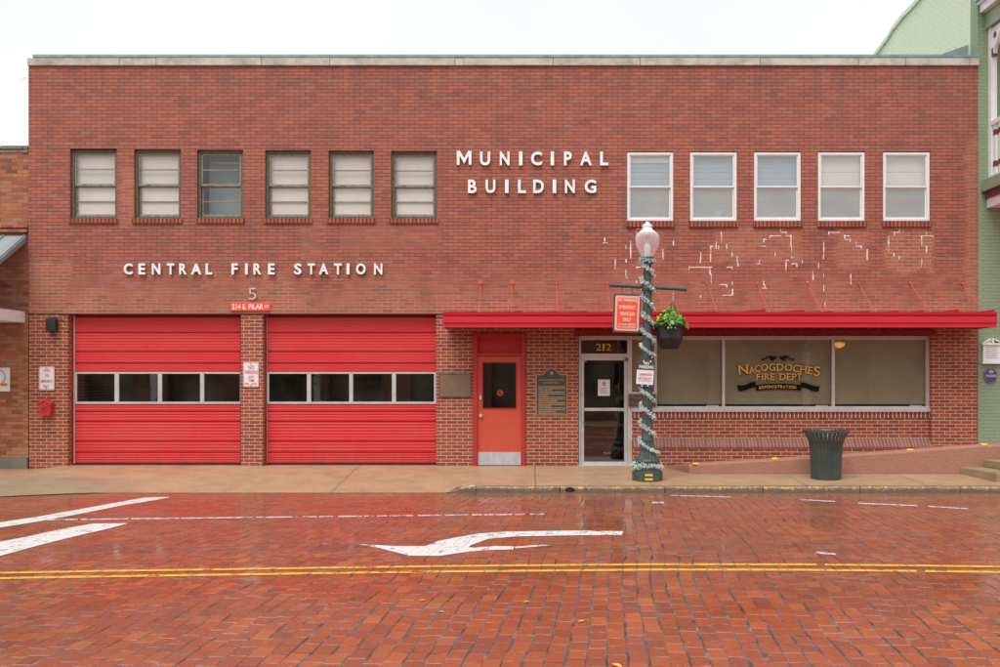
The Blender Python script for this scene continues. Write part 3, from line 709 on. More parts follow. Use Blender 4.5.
# personnel door
yd = .10
fr = MB(); xa, xb = X(473.2), X(525.3); zt = Z(333.2)
fr.box(xa, X(477.3,.03), .0, .16, -.1, zt); fr.box(X(521.6,.03), xb, .0, .16, -.1, zt); fr.box(X(477.3,.03), X(521.6,.03), .002, .16, Z(337.5), zt)
fr.box(X(477.3,.03), X(521.6,.03), .01, .16, Z(356,.01), Z(353.3,.01))
dfr = fr.build('door_frame', M['frame_red'], B, bevel=.004)
MB().box(X(477.3,.03), X(521.6,.03), .09, .12, Z(353.3,.01), Z(337.5)).build('transom_panel', M['frame_red'], dfr)
d = MB(); x0, x1, z0, z1 = X(477.3,.06)+.003, X(521.6,.06)-.003, .01, Z(356,.01)-.004
gx0, gx1, gz1, gz0 = X(482.6,.06), X(516.2,.06), Z(362.4,.06), Z(408.4,.06)
d.box(x0, gx0, .06, .105, z0, z1); d.box(gx1, x1, .06, .105, z0, z1); d.box(gx0, gx1, .06, .105, gz1, z1); d.box(gx0, gx1, .06, .105, z0, gz0)
door = d.build('steel_door', M['door_orange'], B)
MB().frame(gx0-.012, gx1+.012, gz0-.012, gz1+.012, .018, .048, .06).build('glazing_bead', M['frame_red'], door)
MB().box(gx0, gx1, .08, .086, gz0, gz1).build('glass_pane', M['glass_door'], door)
MB().box(x0+.01, x1-.01, .052, .0595, Z(465,.06), Z(452,.06)).build('kick_plate', M['steel'], door)
MB().lathe([(.001,-.001),(.032,.0),(.036,.02),(.02,.035),(.015,.06)], 0, 0, 16).build('knob', M['alum'], door, smooth=True)
kn = door.children[-1]; kn.rotation_euler = (math.radians(-90),0,0); kn.location = (X(480.6,.0), .0, Z(415.6,.0))
MB().disc(X(480.5,.05), Z(397.5,.05), .022, .03, .059, 16, .045).build('deadbolt', M['alum'], door)
mb = MB(); mb.ring(X(500,.07), Z(393,.07), .055, .013, .072, .0745); cx, cz = X(500,.07), Z(393,.07)
mb.prism([(cx-.035,cz-.043),(cx-.043,cz-.035),(cx+.035,cz+.043),(cx+.043,cz+.035)], .071, .0735)
mb.box(cx-.028, cx+.028, .075, .0765, cz-.006, cz+.006)
mb.build('no_smoking_sticker', M['sign_orange'], door)

# storefront
YS = .13
def sx(p): return X(p, YS)
def sz(p): return Z(p, YS)
sf = MB(); a = 'alum'
# entrance frame
sf.box(sx(578.6), sx(581), YS, YS+.12, -.05, sz(335.8)); sf.box(sx(627.6), sx(632), YS, YS+.12, -.05, sz(335.8)); sf.box(sx(581), sx(627.6), YS+.001, YS+.12, sz(340), sz(335.8))
sf.box(sx(581), sx(627.6), YS+.001, YS+.12, sz(357.2), sz(353.6))
sf.box(sx(632), sx(931.5), YS+.001, YS+.12, sz(339.6), sz(335.9)); sf.box(sx(632), sx(931.5), YS-.02, YS+.12, sz(411.5), sz(406.4))
sf.box(sx(654.2), sx(657), YS, YS+.12, sz(406.4), sz(339.6)); sf.box(sx(722.3), sx(725), YS, YS+.12, sz(406.4), sz(339.6)); sf.box(sx(832), sx(834.9), YS, YS+.12, sz(406.4), sz(339.6)); sf.box(sx(926.3), sx(931.5), YS, YS+.12, sz(406.4), sz(339.6))
sf.box(sx(632), sx(654.2), YS, YS+.12, sz(394), sz(391.6))
store = sf.build('storefront_frame', M['alum_beige'], B, bevel=.003)
MB().box(sx(633), sx(931), YS-.055, YS-.021, sz(411.8), sz(408.4)).build('window_sill', M['alum'], store)
for i, (a, b) in enumerate(((632,654.2),(657,722.3),(725,832),(834.9,926.3))):
    MB().box(sx(a)+.001, sx(b)-.001, YS+.05, YS+.058, sz(406.4 if i else 391.6), sz(339.6)).build('glass_pane', M['glass_store'], store)
    zz = sz(404.3) if i else sz(391)
    MB().box(sx(a)+.01, sx(b)-.01, YS+.085, YS+.09, zz, sz(339)).build('solar_shade', M['solar'], store)
    if i: MB().box(sx(b)-.30, sx(b)-.06, YS+.06, YS+.08, sz(406.2), sz(405.2)).build('shade_tag', M['sign_white'], store)
MB().box(sx(581), sx(627.6), YS+.05, YS+.058, sz(353.6), sz(340)).build('transom_glass', M['glass_store'], store)
MB().box(sx(580), sx(629), YS+.30, YS+.31, sz(353.6)-.03, sz(340)+.1).build('transom_shade', plain('brown_board', (.065,.04,.022), .8), store)
mb = MB()
for ch, a, b in (('2',596.2,601.2),('1',602.6,604.6),('2',606.2,611.2)): ptext(mb, ch, a, b, 343.6, 350.6, YS+.046, YS+.0495)
mb.build('door_number', M['gold'], store)
# glass lettering of the fire department
def z8(v): return 730+v[0]/10, 350+v[1]/10
mg = MB(); ms = MB()
serif = {'N':[(0,1),(0,0),(1,1)],'A':[(0,0),(1,0)],'C':[],'O':[],'G':[(.9,.45)],'D':[(0,0),(0,1)],'H':[(0,0),(0,1),(1,0),(1,1)],'E':[(0,0),(0,1)],'S':[],'F':[(0,0),(0,1)],'I':[(.5,0),(.5,1)],'R':[(0,0),(0,1),(1,0)],'P':[(0,0),(0,1)],'T':[(.5,0)],'.':[],'M':[(0,0),(1,0)]}
def gl(ch, a, b, c, d, rot=0.0):
    for m, off, y0, y1, bo in ((ms, .8, YS+.0475, YS+.0495, .035), (mg, 0, YS+.044, YS+.047, .012)):
        pa, pb = z8((a+off*4, c+off*5)), z8((b+off*4, d+off*5))
        x0, z1 = P(pa[0], pa[1], YS+.047); x1, z0 = P(pb[0], pb[1], YS+.047)
        if ch == 'I': w = (x1-x0)*.4; xm = (x0+x1)/2; put_text(m, ch, xm-w/2, xm+w/2, z0, z1, y0, y1, bo, rot)
        else: put_text(m, ch, x0, x1, z0, z1, y0, y1, bo, rot)
        W = x1-x0; H = z1-z0; cx, cz = (x0+x1)/2, (z0+z1)/2
        for fx, fz in serif.get(ch, []):
            ex = .22*min(W, H); px_ = x0+W*(.08+.84*fx); pz_ = z0+H*(.035+.93*fz)
            q = [(px_-ex, pz_-.006), (px_+ex, pz_-.006), (px_+ex*.9, pz_+.006), (px_-ex*.9, pz_+.006)]
            q = [(cx+(u-cx)*math.cos(rot)-(v-cz)*math.sin(rot), cz+(u-cx)*math.sin(rot)+(v-cz)*math.cos(rot)) for u, v in q]
            m.prism(q, y0-.0004, y1+.0002)
for ch, a, b, c, d, r in (('N',88,180,150,242,.12),('A',190,250,166,234,.10),('C',250,306,150,224,.08),('O',312,382,140,210,.04),('G',392,455,138,208,.02),('D',470,535,138,208,0),('O',548,622,141,212,-.03),('C',630,694,150,222,-.07),('H',703,766,160,230,-.09),('E',780,830,170,242,-.10),('S',838,904,166,262,-.08)):
    gl(ch, a, b, c, d, r)
for ch, a, b in (('F',266,308),('I',312,338),('R',346,396),('E',405,448),('D',497,560),('E',568,612),('P',620,668),('T',672,716)): gl(ch, a, b, 236, 301)
gl('.', 718, 730, 290, 301)
ban = MB()
def ribbon(mb, top, bot, y0, y1):
    n = len(top)
    for i in range(n-1):
        q = [P(*z8(top[i]), YS+.047), P(*z8(top[i+1]), YS+.047), P(*z8(bot[i+1]), YS+.047), P(*z8(bot[i]), YS+.047)]
        mb.prism(q, y0, y1)
arc = [(262+448*i/12, 335+14*(2*i/12-1)**2) for i in range(13)]
ribbon(ban, arc, [(a, b+58) for a, b in arc], YS+.0465, YS+.0495)
lt = [(70,352),(110,356),(150,350),(190,332),(225,320),(258,320)]; ribbon(ban, lt, [(85,408),(115,410),(150,404),(190,388),(225,374),(258,372)], YS+.0470, YS+.0497)
rt = [(708,325),(745,326),(780,336),(815,352),(850,362),(898,362)]; ribbon(ban, rt, [(706,375),(745,378),(780,390),(815,406),(850,415),(885,415)], YS+.0470, YS+.0497)
word = 'ADMINISTRATION'; xw = 286
for i, ch in enumerate(word):
    w = 14 if ch == 'I' else (32 if ch in 'MND' else 27)
    t = ((xw+w/2)-486)/224; dy = 14*t*t
    pa, pb = z8((xw, 350+dy)), z8((xw+w-4, 382+dy)); x0, z1 = P(pa[0], pa[1], YS+.046); x1, z0 = P(pb[0], pb[1], YS+.046)
    if ch == 'I': x0, x1 = (x0+x1)/2-.005, (x0+x1)/2+.005
    put_text(mg, ch, x0, x1, z0, z1, YS+.0435, YS+.0462, .01, -t*.06); xw += w+1.5
lett = mg.build('window_lettering', M['gold'], B)
ms.build('lettering_shadow', M['decal'], lett); ban.build('banner', M['decal'], lett)
mb = MB()
def curl(cx, cy, r0, turns, a0, sgn, n=16):
    pts = []
    for i in range(n+1):
        t = i/n; a = a0+sgn*turns*2*math.pi*t; r = r0*(1-.75*t); u = z8((cx+r*math.cos(a)*1.25, cy+r*math.sin(a))); xx, zz = P(u[0], u[1], YS+.047); pts.append((xx, YS+.047, zz))
    return pts
for s_ in (-1, 1):
    mb.tube(curl(480+s_*62, 86, 20, 1.2, math.pi if s_ > 0 else 0, -s_), .011, 5)
    mb.tube(curl(480+s_*28, 72, 13, 1.1, 0 if s_ > 0 else math.pi, s_), .009, 5)
    mb.tube(curl(480+s_*150, 92, 12, 1.0, 0 if s_ > 0 else math.pi, s_), .008, 5)
    mb.tube([(P(*z8((480+s_*u, v)), YS+.047)[0], YS+.047, P(*z8((480+s_*u, v)), YS+.047)[1]) for u, v in ((20,90),(45,72),(75,63),(105,72),(130,92),(165,104))], [.008,.013,.015,.013,.010,.006], 5)
mb.build('scroll_ornament', M['decal'], lett)
# glowing shape added behind the glass in place of a reflected soffit light
lm = MB().lathe([(.0005, sz(348.5)), (.07, sz(347.6)), (.125, sz(345)), (.12, sz(343)), (.03, sz(341.5)), (.02, sz(336))], X(838.5, YS+.12), YS+.125, 20, True)
MBl = lm.build('reflected_lamp', M['glow'], B, smooth=True)
# entrance door
ed = MB(); yE = YS+.02; e = lambda p: X(p, yE); ez = lambda p: Z(p, yE)
ed.box(e(581)+.004, e(584), yE, yE+.05, ez(465.5), ez(357.4)); ed.box(e(624.2), e(627.5)-.004, yE, yE+.05, ez(465.5), ez(357.4))
ed.box(e(584), e(624.2), yE, yE+.05, ez(360.3), ez(357.4)); ed.box(e(584), e(624.2), yE, yE+.05, ez(411), ez(408)); ed.box(e(584), e(624.2), yE, yE+.05, ez(465.5), ez(461.8))
edo = ed.build('entrance_door', M['alum'], B, bevel=.003)
for a, b in ((360.3,408),(411,461.8)): MB().box(e(584), e(624.2), yE+.02, yE+.026, ez(b), ez(a)).build('glass_pane', M['glass_door'], edo)
MB().tube([(e(582.6), yE, ez(410)), (e(582.6), yE-.05, ez(409.5)), (e(582.6), yE-.055, ez(421.5)), (e(582.6), yE, ez(422))], .014).build('pull_handle', M['alum'], edo, smooth=True)
MB().box(e(598), e(610), yE+.014, yE+.0165, ez(395.8), ez(379.6)).build('paper_notice', M['sign_white'], edo)
mb = MB(); mb.disc(e(604), ez(384), .038, yE+.011, yE+.0135); mb.build('notice_symbol', M['sign_red'], edo)
mb = MB(); mb.box(e(602.4), e(605.6), yE+.009, yE+.0108, ez(384.5), ez(383.6)); mb.build('notice_bar', M['sign_white'], edo)
mb = MB()
for i in range(5): mb.box(e(600), e(608-(i%2)*2), yE+.012, yE+.0138, ez(388.3+i*1.3), ez(387.8+i*1.3))
mb.build('notice_text', plain('grey_print', (.35,.36,.40), .6), edo)
MB().box(e(584.4), e(586.6), yE+.012, yE+.016, ez(362.6), ez(360.6)).build('red_sticker', M['sign_red'], edo)
MB().box(e(624.4), e(628.4), yE-.02, yE-.001, ez(361.2), ez(358)).build('door_closer', M['bronze_edge'], edo)
MB().box(X(578.6), X(632), YS-.1, YS+.12, -.02, .012).build('threshold', M['alum'], B)
# knobby dark things indoors behind the door glass
random.seed(3)
mb = MB()
for px, py, r in ((622,420,.16),(620,440,.2),(616,452,.2),(621,456,.16)):
    mb.lathe([(r*math.cos(t)*1.0+.001, Z(py)+r*math.sin(t)) for t in [(-1.5+i*.5) for i in range(7)]], X(px), 1.1, 12)
mb.build('indoor_plant', plain('dim_foliage', (.035,.045,.03), .8), B, smooth=True)
# red board under the canopy
MB().box(X(575), X(935), -.014, YL-.001, Z(335.2), Z(330)).build('canopy_ledger', plain('shaded_red_board', (.25,.010,.018), .5), B)  # red darkened to paint in the shade beneath the canopy
# bulkhead
bk = MB(); bk.box(X(632,YS), X(932)-.001, YS+.001, .42, -.3, Z(418.0, YS)); bulk = bk.build('window_bulkhead', M['brick_low'], B)
MB().box(X(632,YS)+.002, X(932)-.003, YS-.012, .42, Z(417.9,YS), Z(411.9,YS)).build('rowlock_course', M['rowlock_pale'], bulk)
zt_, zb_ = Z(438.3, YS), Z(447.6, .02)
mb = MB().xprof([(YS, zt_), (.0, zb_+.035), (-.005, zb_), (YS, zb_)], X(632,YS)+.004, X(932)-.005); mb.build('sloped_sill', M['ledge'], bulk)
MB().box(X(632,YS)+.004, X(932)-.006, .02, YS-.001, -.3, zb_-.002).build('brick_base', M['brick_low'], bulk)

# canopy
YCf = -.95; cz0, cz1 = Z(327.3, YCf), Z(311.9, YCf); cxa, cxb = X(443.4, YCf), X(997, YCf)
h = cz1-cz0
prof = [(-.002, cz1-.01), (YCf-.02, cz1), (YCf-.028, cz1-.004), (YCf-.02, cz1-.05), (YCf+.01, cz1-h*.28), (YCf-.012, cz1-h*.34), (YCf-.012, cz0+h*.30), (YCf+.012, cz0+h*.26), (YCf+.012, cz0+h*.21), (YCf, cz0+h*.18), (YCf, cz0), (YCf+.05, cz0), (YCf+.05, cz1-.06), (-.002, cz1-.06)]
can = MB().xprof(prof, cxa, cxb).build('canopy', M['canopy_red'], B)
MB().box(cxa+.01, cxb-.01, YCf+.051, -.016, cz0+.13, cz0+.15).build('canopy_soffit', M['frame_red'], can)
mb = MB(); mb.box(cxa+.002, cxa+.03, YCf+.051, -.016, cz0+.002, cz1-.062); mb.box(cxb-.03, cxb-.002, YCf+.051, -.016, cz0+.002, cz1-.062); mb.build('end_plate', M['canopy_red'], can)
mb = MB(); xx = cxa; random.seed(11)
while xx < cxb-.1:
    L_ = random.uniform(.45,.85); x2 = min(cxb-.02, xx+L_); hh = random.uniform(.008,.035) * (1.6 if xx > 3 else .6)
    mb.add([(xx,YCf-.018,cz1+.001),(x2,YCf-.018,cz1+.001),(x2-.02,YCf-.03,cz1+hh),(xx+L_*.45,YCf-.022,cz1+.004),(xx,YCf+.10,cz1+.001),(x2,YCf+.10,cz1+.001)], [(0,1,2,3),(3,2,5,4),(1,5,2),(0,3,4),(0,4,5,1)])
    xx = x2+.01
mb.build('loose_flashing', M['canopy_red'], can)
for px in (481,512,556.5,606.5,657,707,757,807.5,858.5,910,962):
    k_ = .3 if px < 600 else 1
    xt = X(px); zt0 = Z(283.5); pb = {481:478.5,512:511.3,556.5:557.3,606.5:611.5,657:662.5,707:717,757:769,807.5:822,858.5:875,910:930,962:985}[px]
    xe = X(pb, YCf+.05)
    mb = MB().tube([(xt, -.01, zt0), (xe, YCf+.05, cz1+.006)], .0065, 6)
    mb.tube([(xt-.0, .0, zt0+.005), (xt, -.03, zt0+.005)], .022, 8); mb.tube([(xe-.01, YCf+.05, cz1+.006), (xe+.02, YCf+.05, cz1+.012)], .014, 6)
    if px < 530: mb.box(xt-.05, xt+.05, -.012, .0, zt0-.02, zt0+.06)
    mb.build('hanger_rod', M['rod_red'], can)

# ------------------------------------------------------------------ letters & signs on the wall
def letters(root, lst, py0, py1, name='letter'):
    for ch, a, b in lst:
        mb = MB()
        if ch == 'M':
            x0, z1 = P(a, py0); x1, z0 = P(b, py1); w_ = (x1-x0)*.19; xm = (x0+x1)/2
            mb.prism([(x0,z0),(x0+w_,z0),(x0+w_,z1-.085),(xm,z0+.02),(x1-w_,z1-.085),(x1-w_,z0),(x1,z0),(x1,z1),(x1-w_*1.15,z1),(xm,z0+.125),(x0+w_*1.15,z1),(x0,z1)], -.060, -.022)
        else: ptext(mb, ch, a, b, py0, py1, -.060, -.022, .028)
        mb.build('letter', M['letter'], root)
def sign_root(name, label, cat, px, py, y=0.0, group=None):
    x, z = P(px, py, y); return thing(name, label, cat, (x, y, z), group)
r = sign_root('wall_lettering', 'large white raised letters reading MUNICIPAL BUILDING in two rows on the upper brick wall', 'lettering', 533, 172)
letters(r, [('M',457,471.6),('U',480,490.2),('N',499.8,509.5),('I',519,522.4),('C',531,542),('I',550.7,554),('P',564,571.8),('A',580,591.8),('L',600.2,608.2)], 151.6, 165.3)
letters(r, [('B',468,476.6),('U',485.6,495.4),('I',505,508.6),('L',518,526),('D',533.2,543.9),('I',552.7,556.2),('N',565,574.8),('G',584.6,596.3)], 179.6, 193)
fix(r)
r = sign_root('wall_lettering', 'row of white raised letters reading CENTRAL FIRE STATION above the garage doors', 'lettering', 252, 269)
letters(r, [('C',123.6,132.4),('E',138.4,145),('N',151.8,160.2),('T',166.7,174),('R',179.2,186.4),('A',191,201),('L',205.6,212),('F',231.5,237.6),('I',245,247.6),('R',253.5,261),('E',268,274.6),
   ('S',294,301.5),('T',307.5,314.6),('A',319,328.2),('T',334,341.6),('I',346.5,349.3),('O',356,365.6),('N',374,382.3)], 263.4, 274.4)
fix(r)
mb = MB(); ptext(mb, '5', 248.2, 256.2, 288, 299.5, -.04, -.03, -.012)
tag(mb.build('station_number', M['alum'], None), 'thin metal number 5 on brick above the orange address plate', 'number')
def plate(px0, px1, py0, py1, y0, th, rr=0.0):
    x0, z1 = P(px0, py0, y0); x1, z0 = P(px1, py1, y0); pts = []
    for cx, cz, a0 in ((x1-rr, z1-rr, 0), (x0+rr, z1-rr, 90), (x0+rr, z0+rr, 180), (x1-rr, z0+rr, 270)):
        for i in range(5):
            a = math.radians(a0+i*22.5); pts.append((cx+rr*math.cos(a), cz+rr*math.sin(a)))
    return MB().prism(pts, y0, y0+th)
r = sign_root('address_sign', 'small orange street address plate reading 214 E. PILAR ST', 'sign', 250, 306.5)
plate(230.4, 270.6, 302.4, 310.8, -.03, .028, .03).build('plate', M['sign_orange'], r)
mb = MB(); ptext(mb, '214 E. PILAR', 232, 263.3, 304, 309.4, -.034, -.031, .02); ptext(mb, 'ST', 264.6, 269, 305.2, 308, -.034, -.031, .02); mb.build('text', M['white'], r); fix(r)

def small_sign(label, x0, x1, y0, y1, rows, yf=-.01):
    yf = YL-.022; r = sign_root('wall_sign', label, 'sign', (x0+x1)/2, (y0+y1)/2, YL)
    plate(x0, x1, y0, y1, yf, .006, .035).build('plate', M['sign_pink'], r)
    plate(x0+1.2, x1-1.2, y0+1.3, y1-1.3, yf-.002, .0018, .025).build('face', M['sign_white'], r)
    mb = MB()
    for s_, a, b, c, d in rows: ptext(mb, s_, a, b, c, d, yf-.005, yf-.0025, .015)
    mb.build('text', M['sign_red'], r)
    mb = MB(); mb.disc(X((x0+x1)/2,yf), Z(y0+1.9,yf), .010, yf-.009, yf-.003); mb.disc(X((x0+x1)/2,yf), Z(y1-1.9,yf), .010, yf-.009, yf-.003); mb.build('bolt', M['bronze_edge'], r); fix(r)
small_sign('white wall sign with red words NO PARKING ANY TIME FIRE ZONE on the middle pier', 243, 259, 362, 387.2,
    [('NO',248.2,254.2,365.2,369.2),('PARKING',244.8,257.4,370.2,373.8),('ANY',248.3,254,375.6,378.2),('TIME',248.2,254.3,379.2,381.8),('FIRE',244.8,249,383,384.7),('ZONE',251,256.8,383,384.7)])
small_sign('faded white wall sign reading PUSH FOR EMERGENCY ONLY above the red alarm box', 38.8, 54.6, 366.4, 390.4,
    [('PUSH',44.2,50,369.4,372),('FOR',45.2,49.2,374.3,377),('EMERGENCY',40.8,52.8,379.8,382.5),('ONLY',43.4,49,385,387.8)])
# alarm box
r = sign_root('fire_alarm_box', 'small red house shaped fire alarm box on the left brick pier', 'alarm box', 44, 406, YL)
y0, y1 = YL-.14, YL-.002
q = lambda a, b: P(a, b, y0)
MB().prism([q(38.6,404.4),q(38.9,413.4),q(49.9,413.4),q(50.2,404.4),q(44.2,400.2)], y0, y1).build('body', M['garage_red'], r, bevel=.008)
MB().prism([q(37.6,403.4),q(37.8,405),q(44.2,401),q(50.8,405),q(51,403.2),q(44.2,398.4)], y0-.02, y1).build('gabled_lid', M['garage_red'], r, bevel=.005)
MB().prism([q(40.6,405.3),q(40.8,411.5),q(48,411.5),q(48.3,405.3),q(44.2,402.8)], y0-.014, y0-.001).build('door', M['frame_red'], r, bevel=.004)
MB().tube([(q(42,407)[0], y0-.03, q(42,407.5)[1]), (q(46.6,407)[0], y0-.03, q(46.6,407)[1])], .012).build('handle', M['frame_red'], r)
MB().prism([q(38.3,413.5),q(38.8,415.6),q(49.8,415.6),q(50.4,413.5)], y0-.012, y1).build('base_plate', M['garage_red'], r, bevel=.005); fix(r)
# black wall box
r = sign_root('wall_speaker', 'small black box speaker mounted high on the left brick pier', 'speaker', 50.5, 325, YL)
q = lambda a, b: P(a, b, YL-.16)
MB().prism([q(45.4,318.6),q(45.6,331.4),q(55,331.6),q(55.4,318.4)], YL-.16, YL-.04).build('case', M['black'], r, bevel=.012)
mb = MB(); mb.box(q(47.6,0)[0], q(53.4,0)[0], YL-.14, YL-.06, q(0,318.4)[1], q(0,317.2)[1]); mb.box(q(47.8,0)[0], q(53,0)[0], YL-.1, YL-.001, q(0,327)[1], q(0,323)[1]); mb.box(q(49,0)[0], q(52,0)[0], YL-.12, YL-.08, q(0,333.2)[1], q(0,331.6)[1])
mb.build('bracket', M['black'], r)
mb = MB().tube([(X(55.4,-.1), YL-.06, Z(320,-.1)), (X(58), YL-.02, Z(319)), (X(63), YL-.015, Z(320)), (X(66.5), YL-.02, Z(322))], .008, 5); mb.build('cable', M['black'], r); fix(r)
# bronze plaque
r = sign_root('bronze_plaque', 'plain rectangular brown bronze plaque beside the right garage door', 'plaque', 454.5, 385, YL)
yf = YL-.03
MB().box(X(439,yf), X(470.4,yf), yf, YL-.001, Z(396.6,yf), Z(373.4,yf)).build('plate', M['bronze'], r)
MB().frame(X(438.6,yf), X(470.8,yf), Z(397,yf), Z(373,yf), .024, yf-.010, yf-.0005).build('border', M['bronze_edge'], r, bevel=.004)
mb = MB(); random.seed(5)
for i in range(8):
    a, b = (442, 467) if i > 1 else (447, 462); zz = 377.6+i*2.15; xx = a
    while xx < b-1:
        w = random.uniform(1.0, 3.0); mb.box(X(xx,yf), X(min(b,xx+w),yf), yf-.003, yf-.0005, Z(zz+.7,yf), Z(zz,yf)); xx += w+.5
mb.build('raised_text', plain('bronze_text', (.25,.155,.095), .45), r); fix(r)
# historical marker
r = sign_root('historical_marker', 'dark historical marker plaque with arched top and gold lettering between the two doors', 'marker', 551.5, 393, YL)
def marker(gr, yfr):
    pts = []; q = lambda a, b: P(a, b, yfr)
    def e(a, b, sx_, sy_): pts.append(q(a+sx_*gr, b+sy_*gr))
    e(535.6,415.4,-1,1); e(567.6,415.4,1,1); e(567.6,374.2,1,-1)
    for i in range(13):
        t = i/12; a = 560.5-18*t; b = 374.2 - 6.4*(math.sin(math.pi*t))**1.3
        e(a, b, 0, -1)
    e(535.6,374.2,-1,-1); return pts
MB().prism(marker(0, YL-.02), YL-.02, YL-.001).build('border', plain('marker_gold_edge', (.50,.29,.13), .45, metal=.2), r)
MB().prism(marker(-1.0, YL-.024), YL-.024, YL-.0202).build('field', M['marker_bg'], r)
mb = MB(); y_ = YL-.028
ptext(mb, 'NACOGDOCHES', 539.5, 563.5, 379.2, 380.9, y_, y_+.0035, .01); ptext(mb, 'FIRE DEPARTMENT', 543, 560, 382, 383.7, y_, y_+.0035, .01)
random.seed(9)
ends = [565,561,565,551,565,563,545,565,565,556,553]
for i in range(16):
    py = 386.2 + i*1.78; xx = 538.6; en = 565.4
    if i % 3 == 2: en = 551+random.uniform(-5, 9)
    while xx < en-.4:
        w = random.uniform(.8, 2.4); mb.box(X(xx,y_), X(min(en,xx+w),y_), y_, y_+.0035, Z(py+1.0,y_), Z(py,y_)); xx += w+.4
mb.disc(X(551.6,y_), Z(373.2,y_), .035, y_, y_+.0035, 5)
mb.build('gold_text', M['dull_gold'], r); fix(r)
# dark sign in the side light
r = sign_root('entrance_sign', 'black sign with copper letters mounted behind the lamp post beside the entrance', 'sign', 642.5, 400.5, .05)
ye = YS-.045
MB().box(X(628.8,ye), X(656,ye), ye, ye+.02, Z(406.8,ye), Z(394.2,ye)).build('board', M['marker_bg'], r)
MB().frame(X(628.4,ye), X(656.4,ye), Z(407.2,ye), Z(393.8,ye), .016, ye-.004, ye+.02).build('border', M['copper'], r)
mb = MB(); ptext(mb, 'Nacogdoches', 631.5, 654, 395.8, 399.6, ye-.004, ye-.001, .0); ptext(mb, 'Fire Admin', 631.5, 653, 401.2, 404.8, ye-.004, ye-.001, .0)
mb.build('text', M['copper'], r); fix(r)

# ------------------------------------------------------------------ left neighbour
Lb = thing('brick_storefront', 'old orange brick storefront at the left edge with grey metal awning', 'building')
xr = X(27.6); mb = MB(); mb.box(-16, xr-.004, .04, .4, -.02, Z(149)); mb.box(-16, xr-.05, .41, 10, -.3, Z(160)); mb.build('wall', M['brick_orange'], Lb)
mb = MB(); random.seed(2); xx = -16
while xx < xr-.02:
    w = random.uniform(.2,.45); x2 = min(xr-.004, xx+w); mb.box(xx, x2-.004, .0+random.uniform(-.015,.02), .42, Z(149)+.001, Z(146.5)+random.uniform(-.02,.03)); xx = x2
mb.box(-16, xr-.004, .02, .039, Z(152.5), Z(149.5)); mb.build('coping', M['orange_brick_base'], Lb, bevel=.01)
mb = MB(); mb.box(-16, xr-.004, .0, .039, Z(227.5), Z(225)); mb.box(-16, xr-.004, -.03, .039, Z(232.2), Z(229.5)); mb.build('string_course', M['brick_orange'], Lb)
mb = MB(); mb.box(-16, xr-.004, -.03, .039, -.3, Z(457.5)); mb.build('plinth', M['orange_brick_base'], Lb)
# awning
za, ya = Z(235), -1.5; xe = xr-.03; sl = .62
pr = [(0.039, za), (ya, za-1.45*sl), (ya, za-1.45*sl-.03), (.039, za-.05)]
mb = MB().xprof([(a, b) for a, b in pr], -16, xe)
aw = mb.build('awning', M['awning_metal'], Lb)
mb = MB()
for i in range(20): xs_ = xe-.02-i*.4; mb.xprof([(.036, za+.001), (.036, za+.03), (ya, za-1.45*sl+.03), (ya, za-1.45*sl+.001)], xs_-.02, xs_)
mb.build('awning_seam', M['awning_metal'], aw)
MB().xprof([(0.036, za-.055), (ya-.0, za-1.45*sl-.035), (ya, za-1.45*sl-.09), (.036, za-.12)], xe-.03, xe).build('awning_trim', M['flashing'], aw)
MB().box(-16, X(24,0), -1.6, .038, Z(322.5), Z(311.5)).build('flat_canopy', M['white'], Lb)
r = sign_root('wall_sign', 'white sign with blue ring emblem and yellow strip on the orange brick wall', 'sign', 3, 379, .04)
ys_ = .02
MB().box(X(-13,ys_), X(9.8,ys_), ys_, ys_+.012, Z(391.4,ys_), Z(367.8,ys_)).build('board', M['sign_white'], r)
MB().ring(X(-2,ys_), Z(377,ys_), .15, .022, ys_-.003, ys_-.0005).build('ring_emblem', plain('pale_blue_print', (.22,.26,.55), .5), r)
MB().box(X(-11,ys_), X(8,ys_), ys_-.006, ys_-.0035, Z(386,ys_), Z(383,ys_)).build('yellow_strip', M['yellow'], r)
mb = MB(); ptext(mb, 'CENTER FOR', -10, 6.6, 383.6, 385.4, ys_-.009, ys_-.0065, .02); mb.build('text', M['black'], r); fix(r)

# ------------------------------------------------------------------ right neighbour
G = thing('green_building', 'sage green painted brick building at the right edge with white trimmed gallery', 'building')
xg = X(978.2)+.004
MB().box(xg, 20, .02, .35, -.3, Z(-60)).build('front_wall', M['green'], G)
# side wall rising behind the parapet; its top steps down to the rear
def sd(px, py):     # point on the plane x = xg seen at px,py
    d = xg*F/(px-CX); return (d-D0, CAMZ-(py-HY)/F*d)
prf = [(.355, -.3), (.355, Z(-60))]
for a, b in ((938,-25),(921,0),(912,10),(905,17),(893,32),(890,38),(884,46),(877,55),(866,72)): prf.append(sd(a, b))
prf.append((6.5, sd(866,72)[1]-.8)); prf.append((6.5, -.3))
n = len(prf)
mb = MB(); mb.add([(xg+.001,y,z) for y,z in prf]+[(xg+.32,y,z) for y,z in prf], [tuple(range(n-1,-1,-1)), tuple(range(n, 2*n))]+[(i,(i+1)%n,n+(i+1)%n,n+i) for i in range(n)])
side = mb.build('side_wall', M['green_side'], G)
mb = MB(); top = prf[1:-2]
for (a, b), (c, d) in zip(top[:-1], top[1:]):
    mb.add([(xx, y, z+dz) for xx in (xg-.05, xg+.36) for (y, z, dz) in ((a,b,.002),(c,d,.002),(c,d,.10),(a,b,.10))], [(0,3,2,1),(4,5,6,7),(0,1,5,4),(1,2,6,5),(2,3,7,6),(3,0,4,7)])
mb.build('parapet_cap', M['green_side'], side)
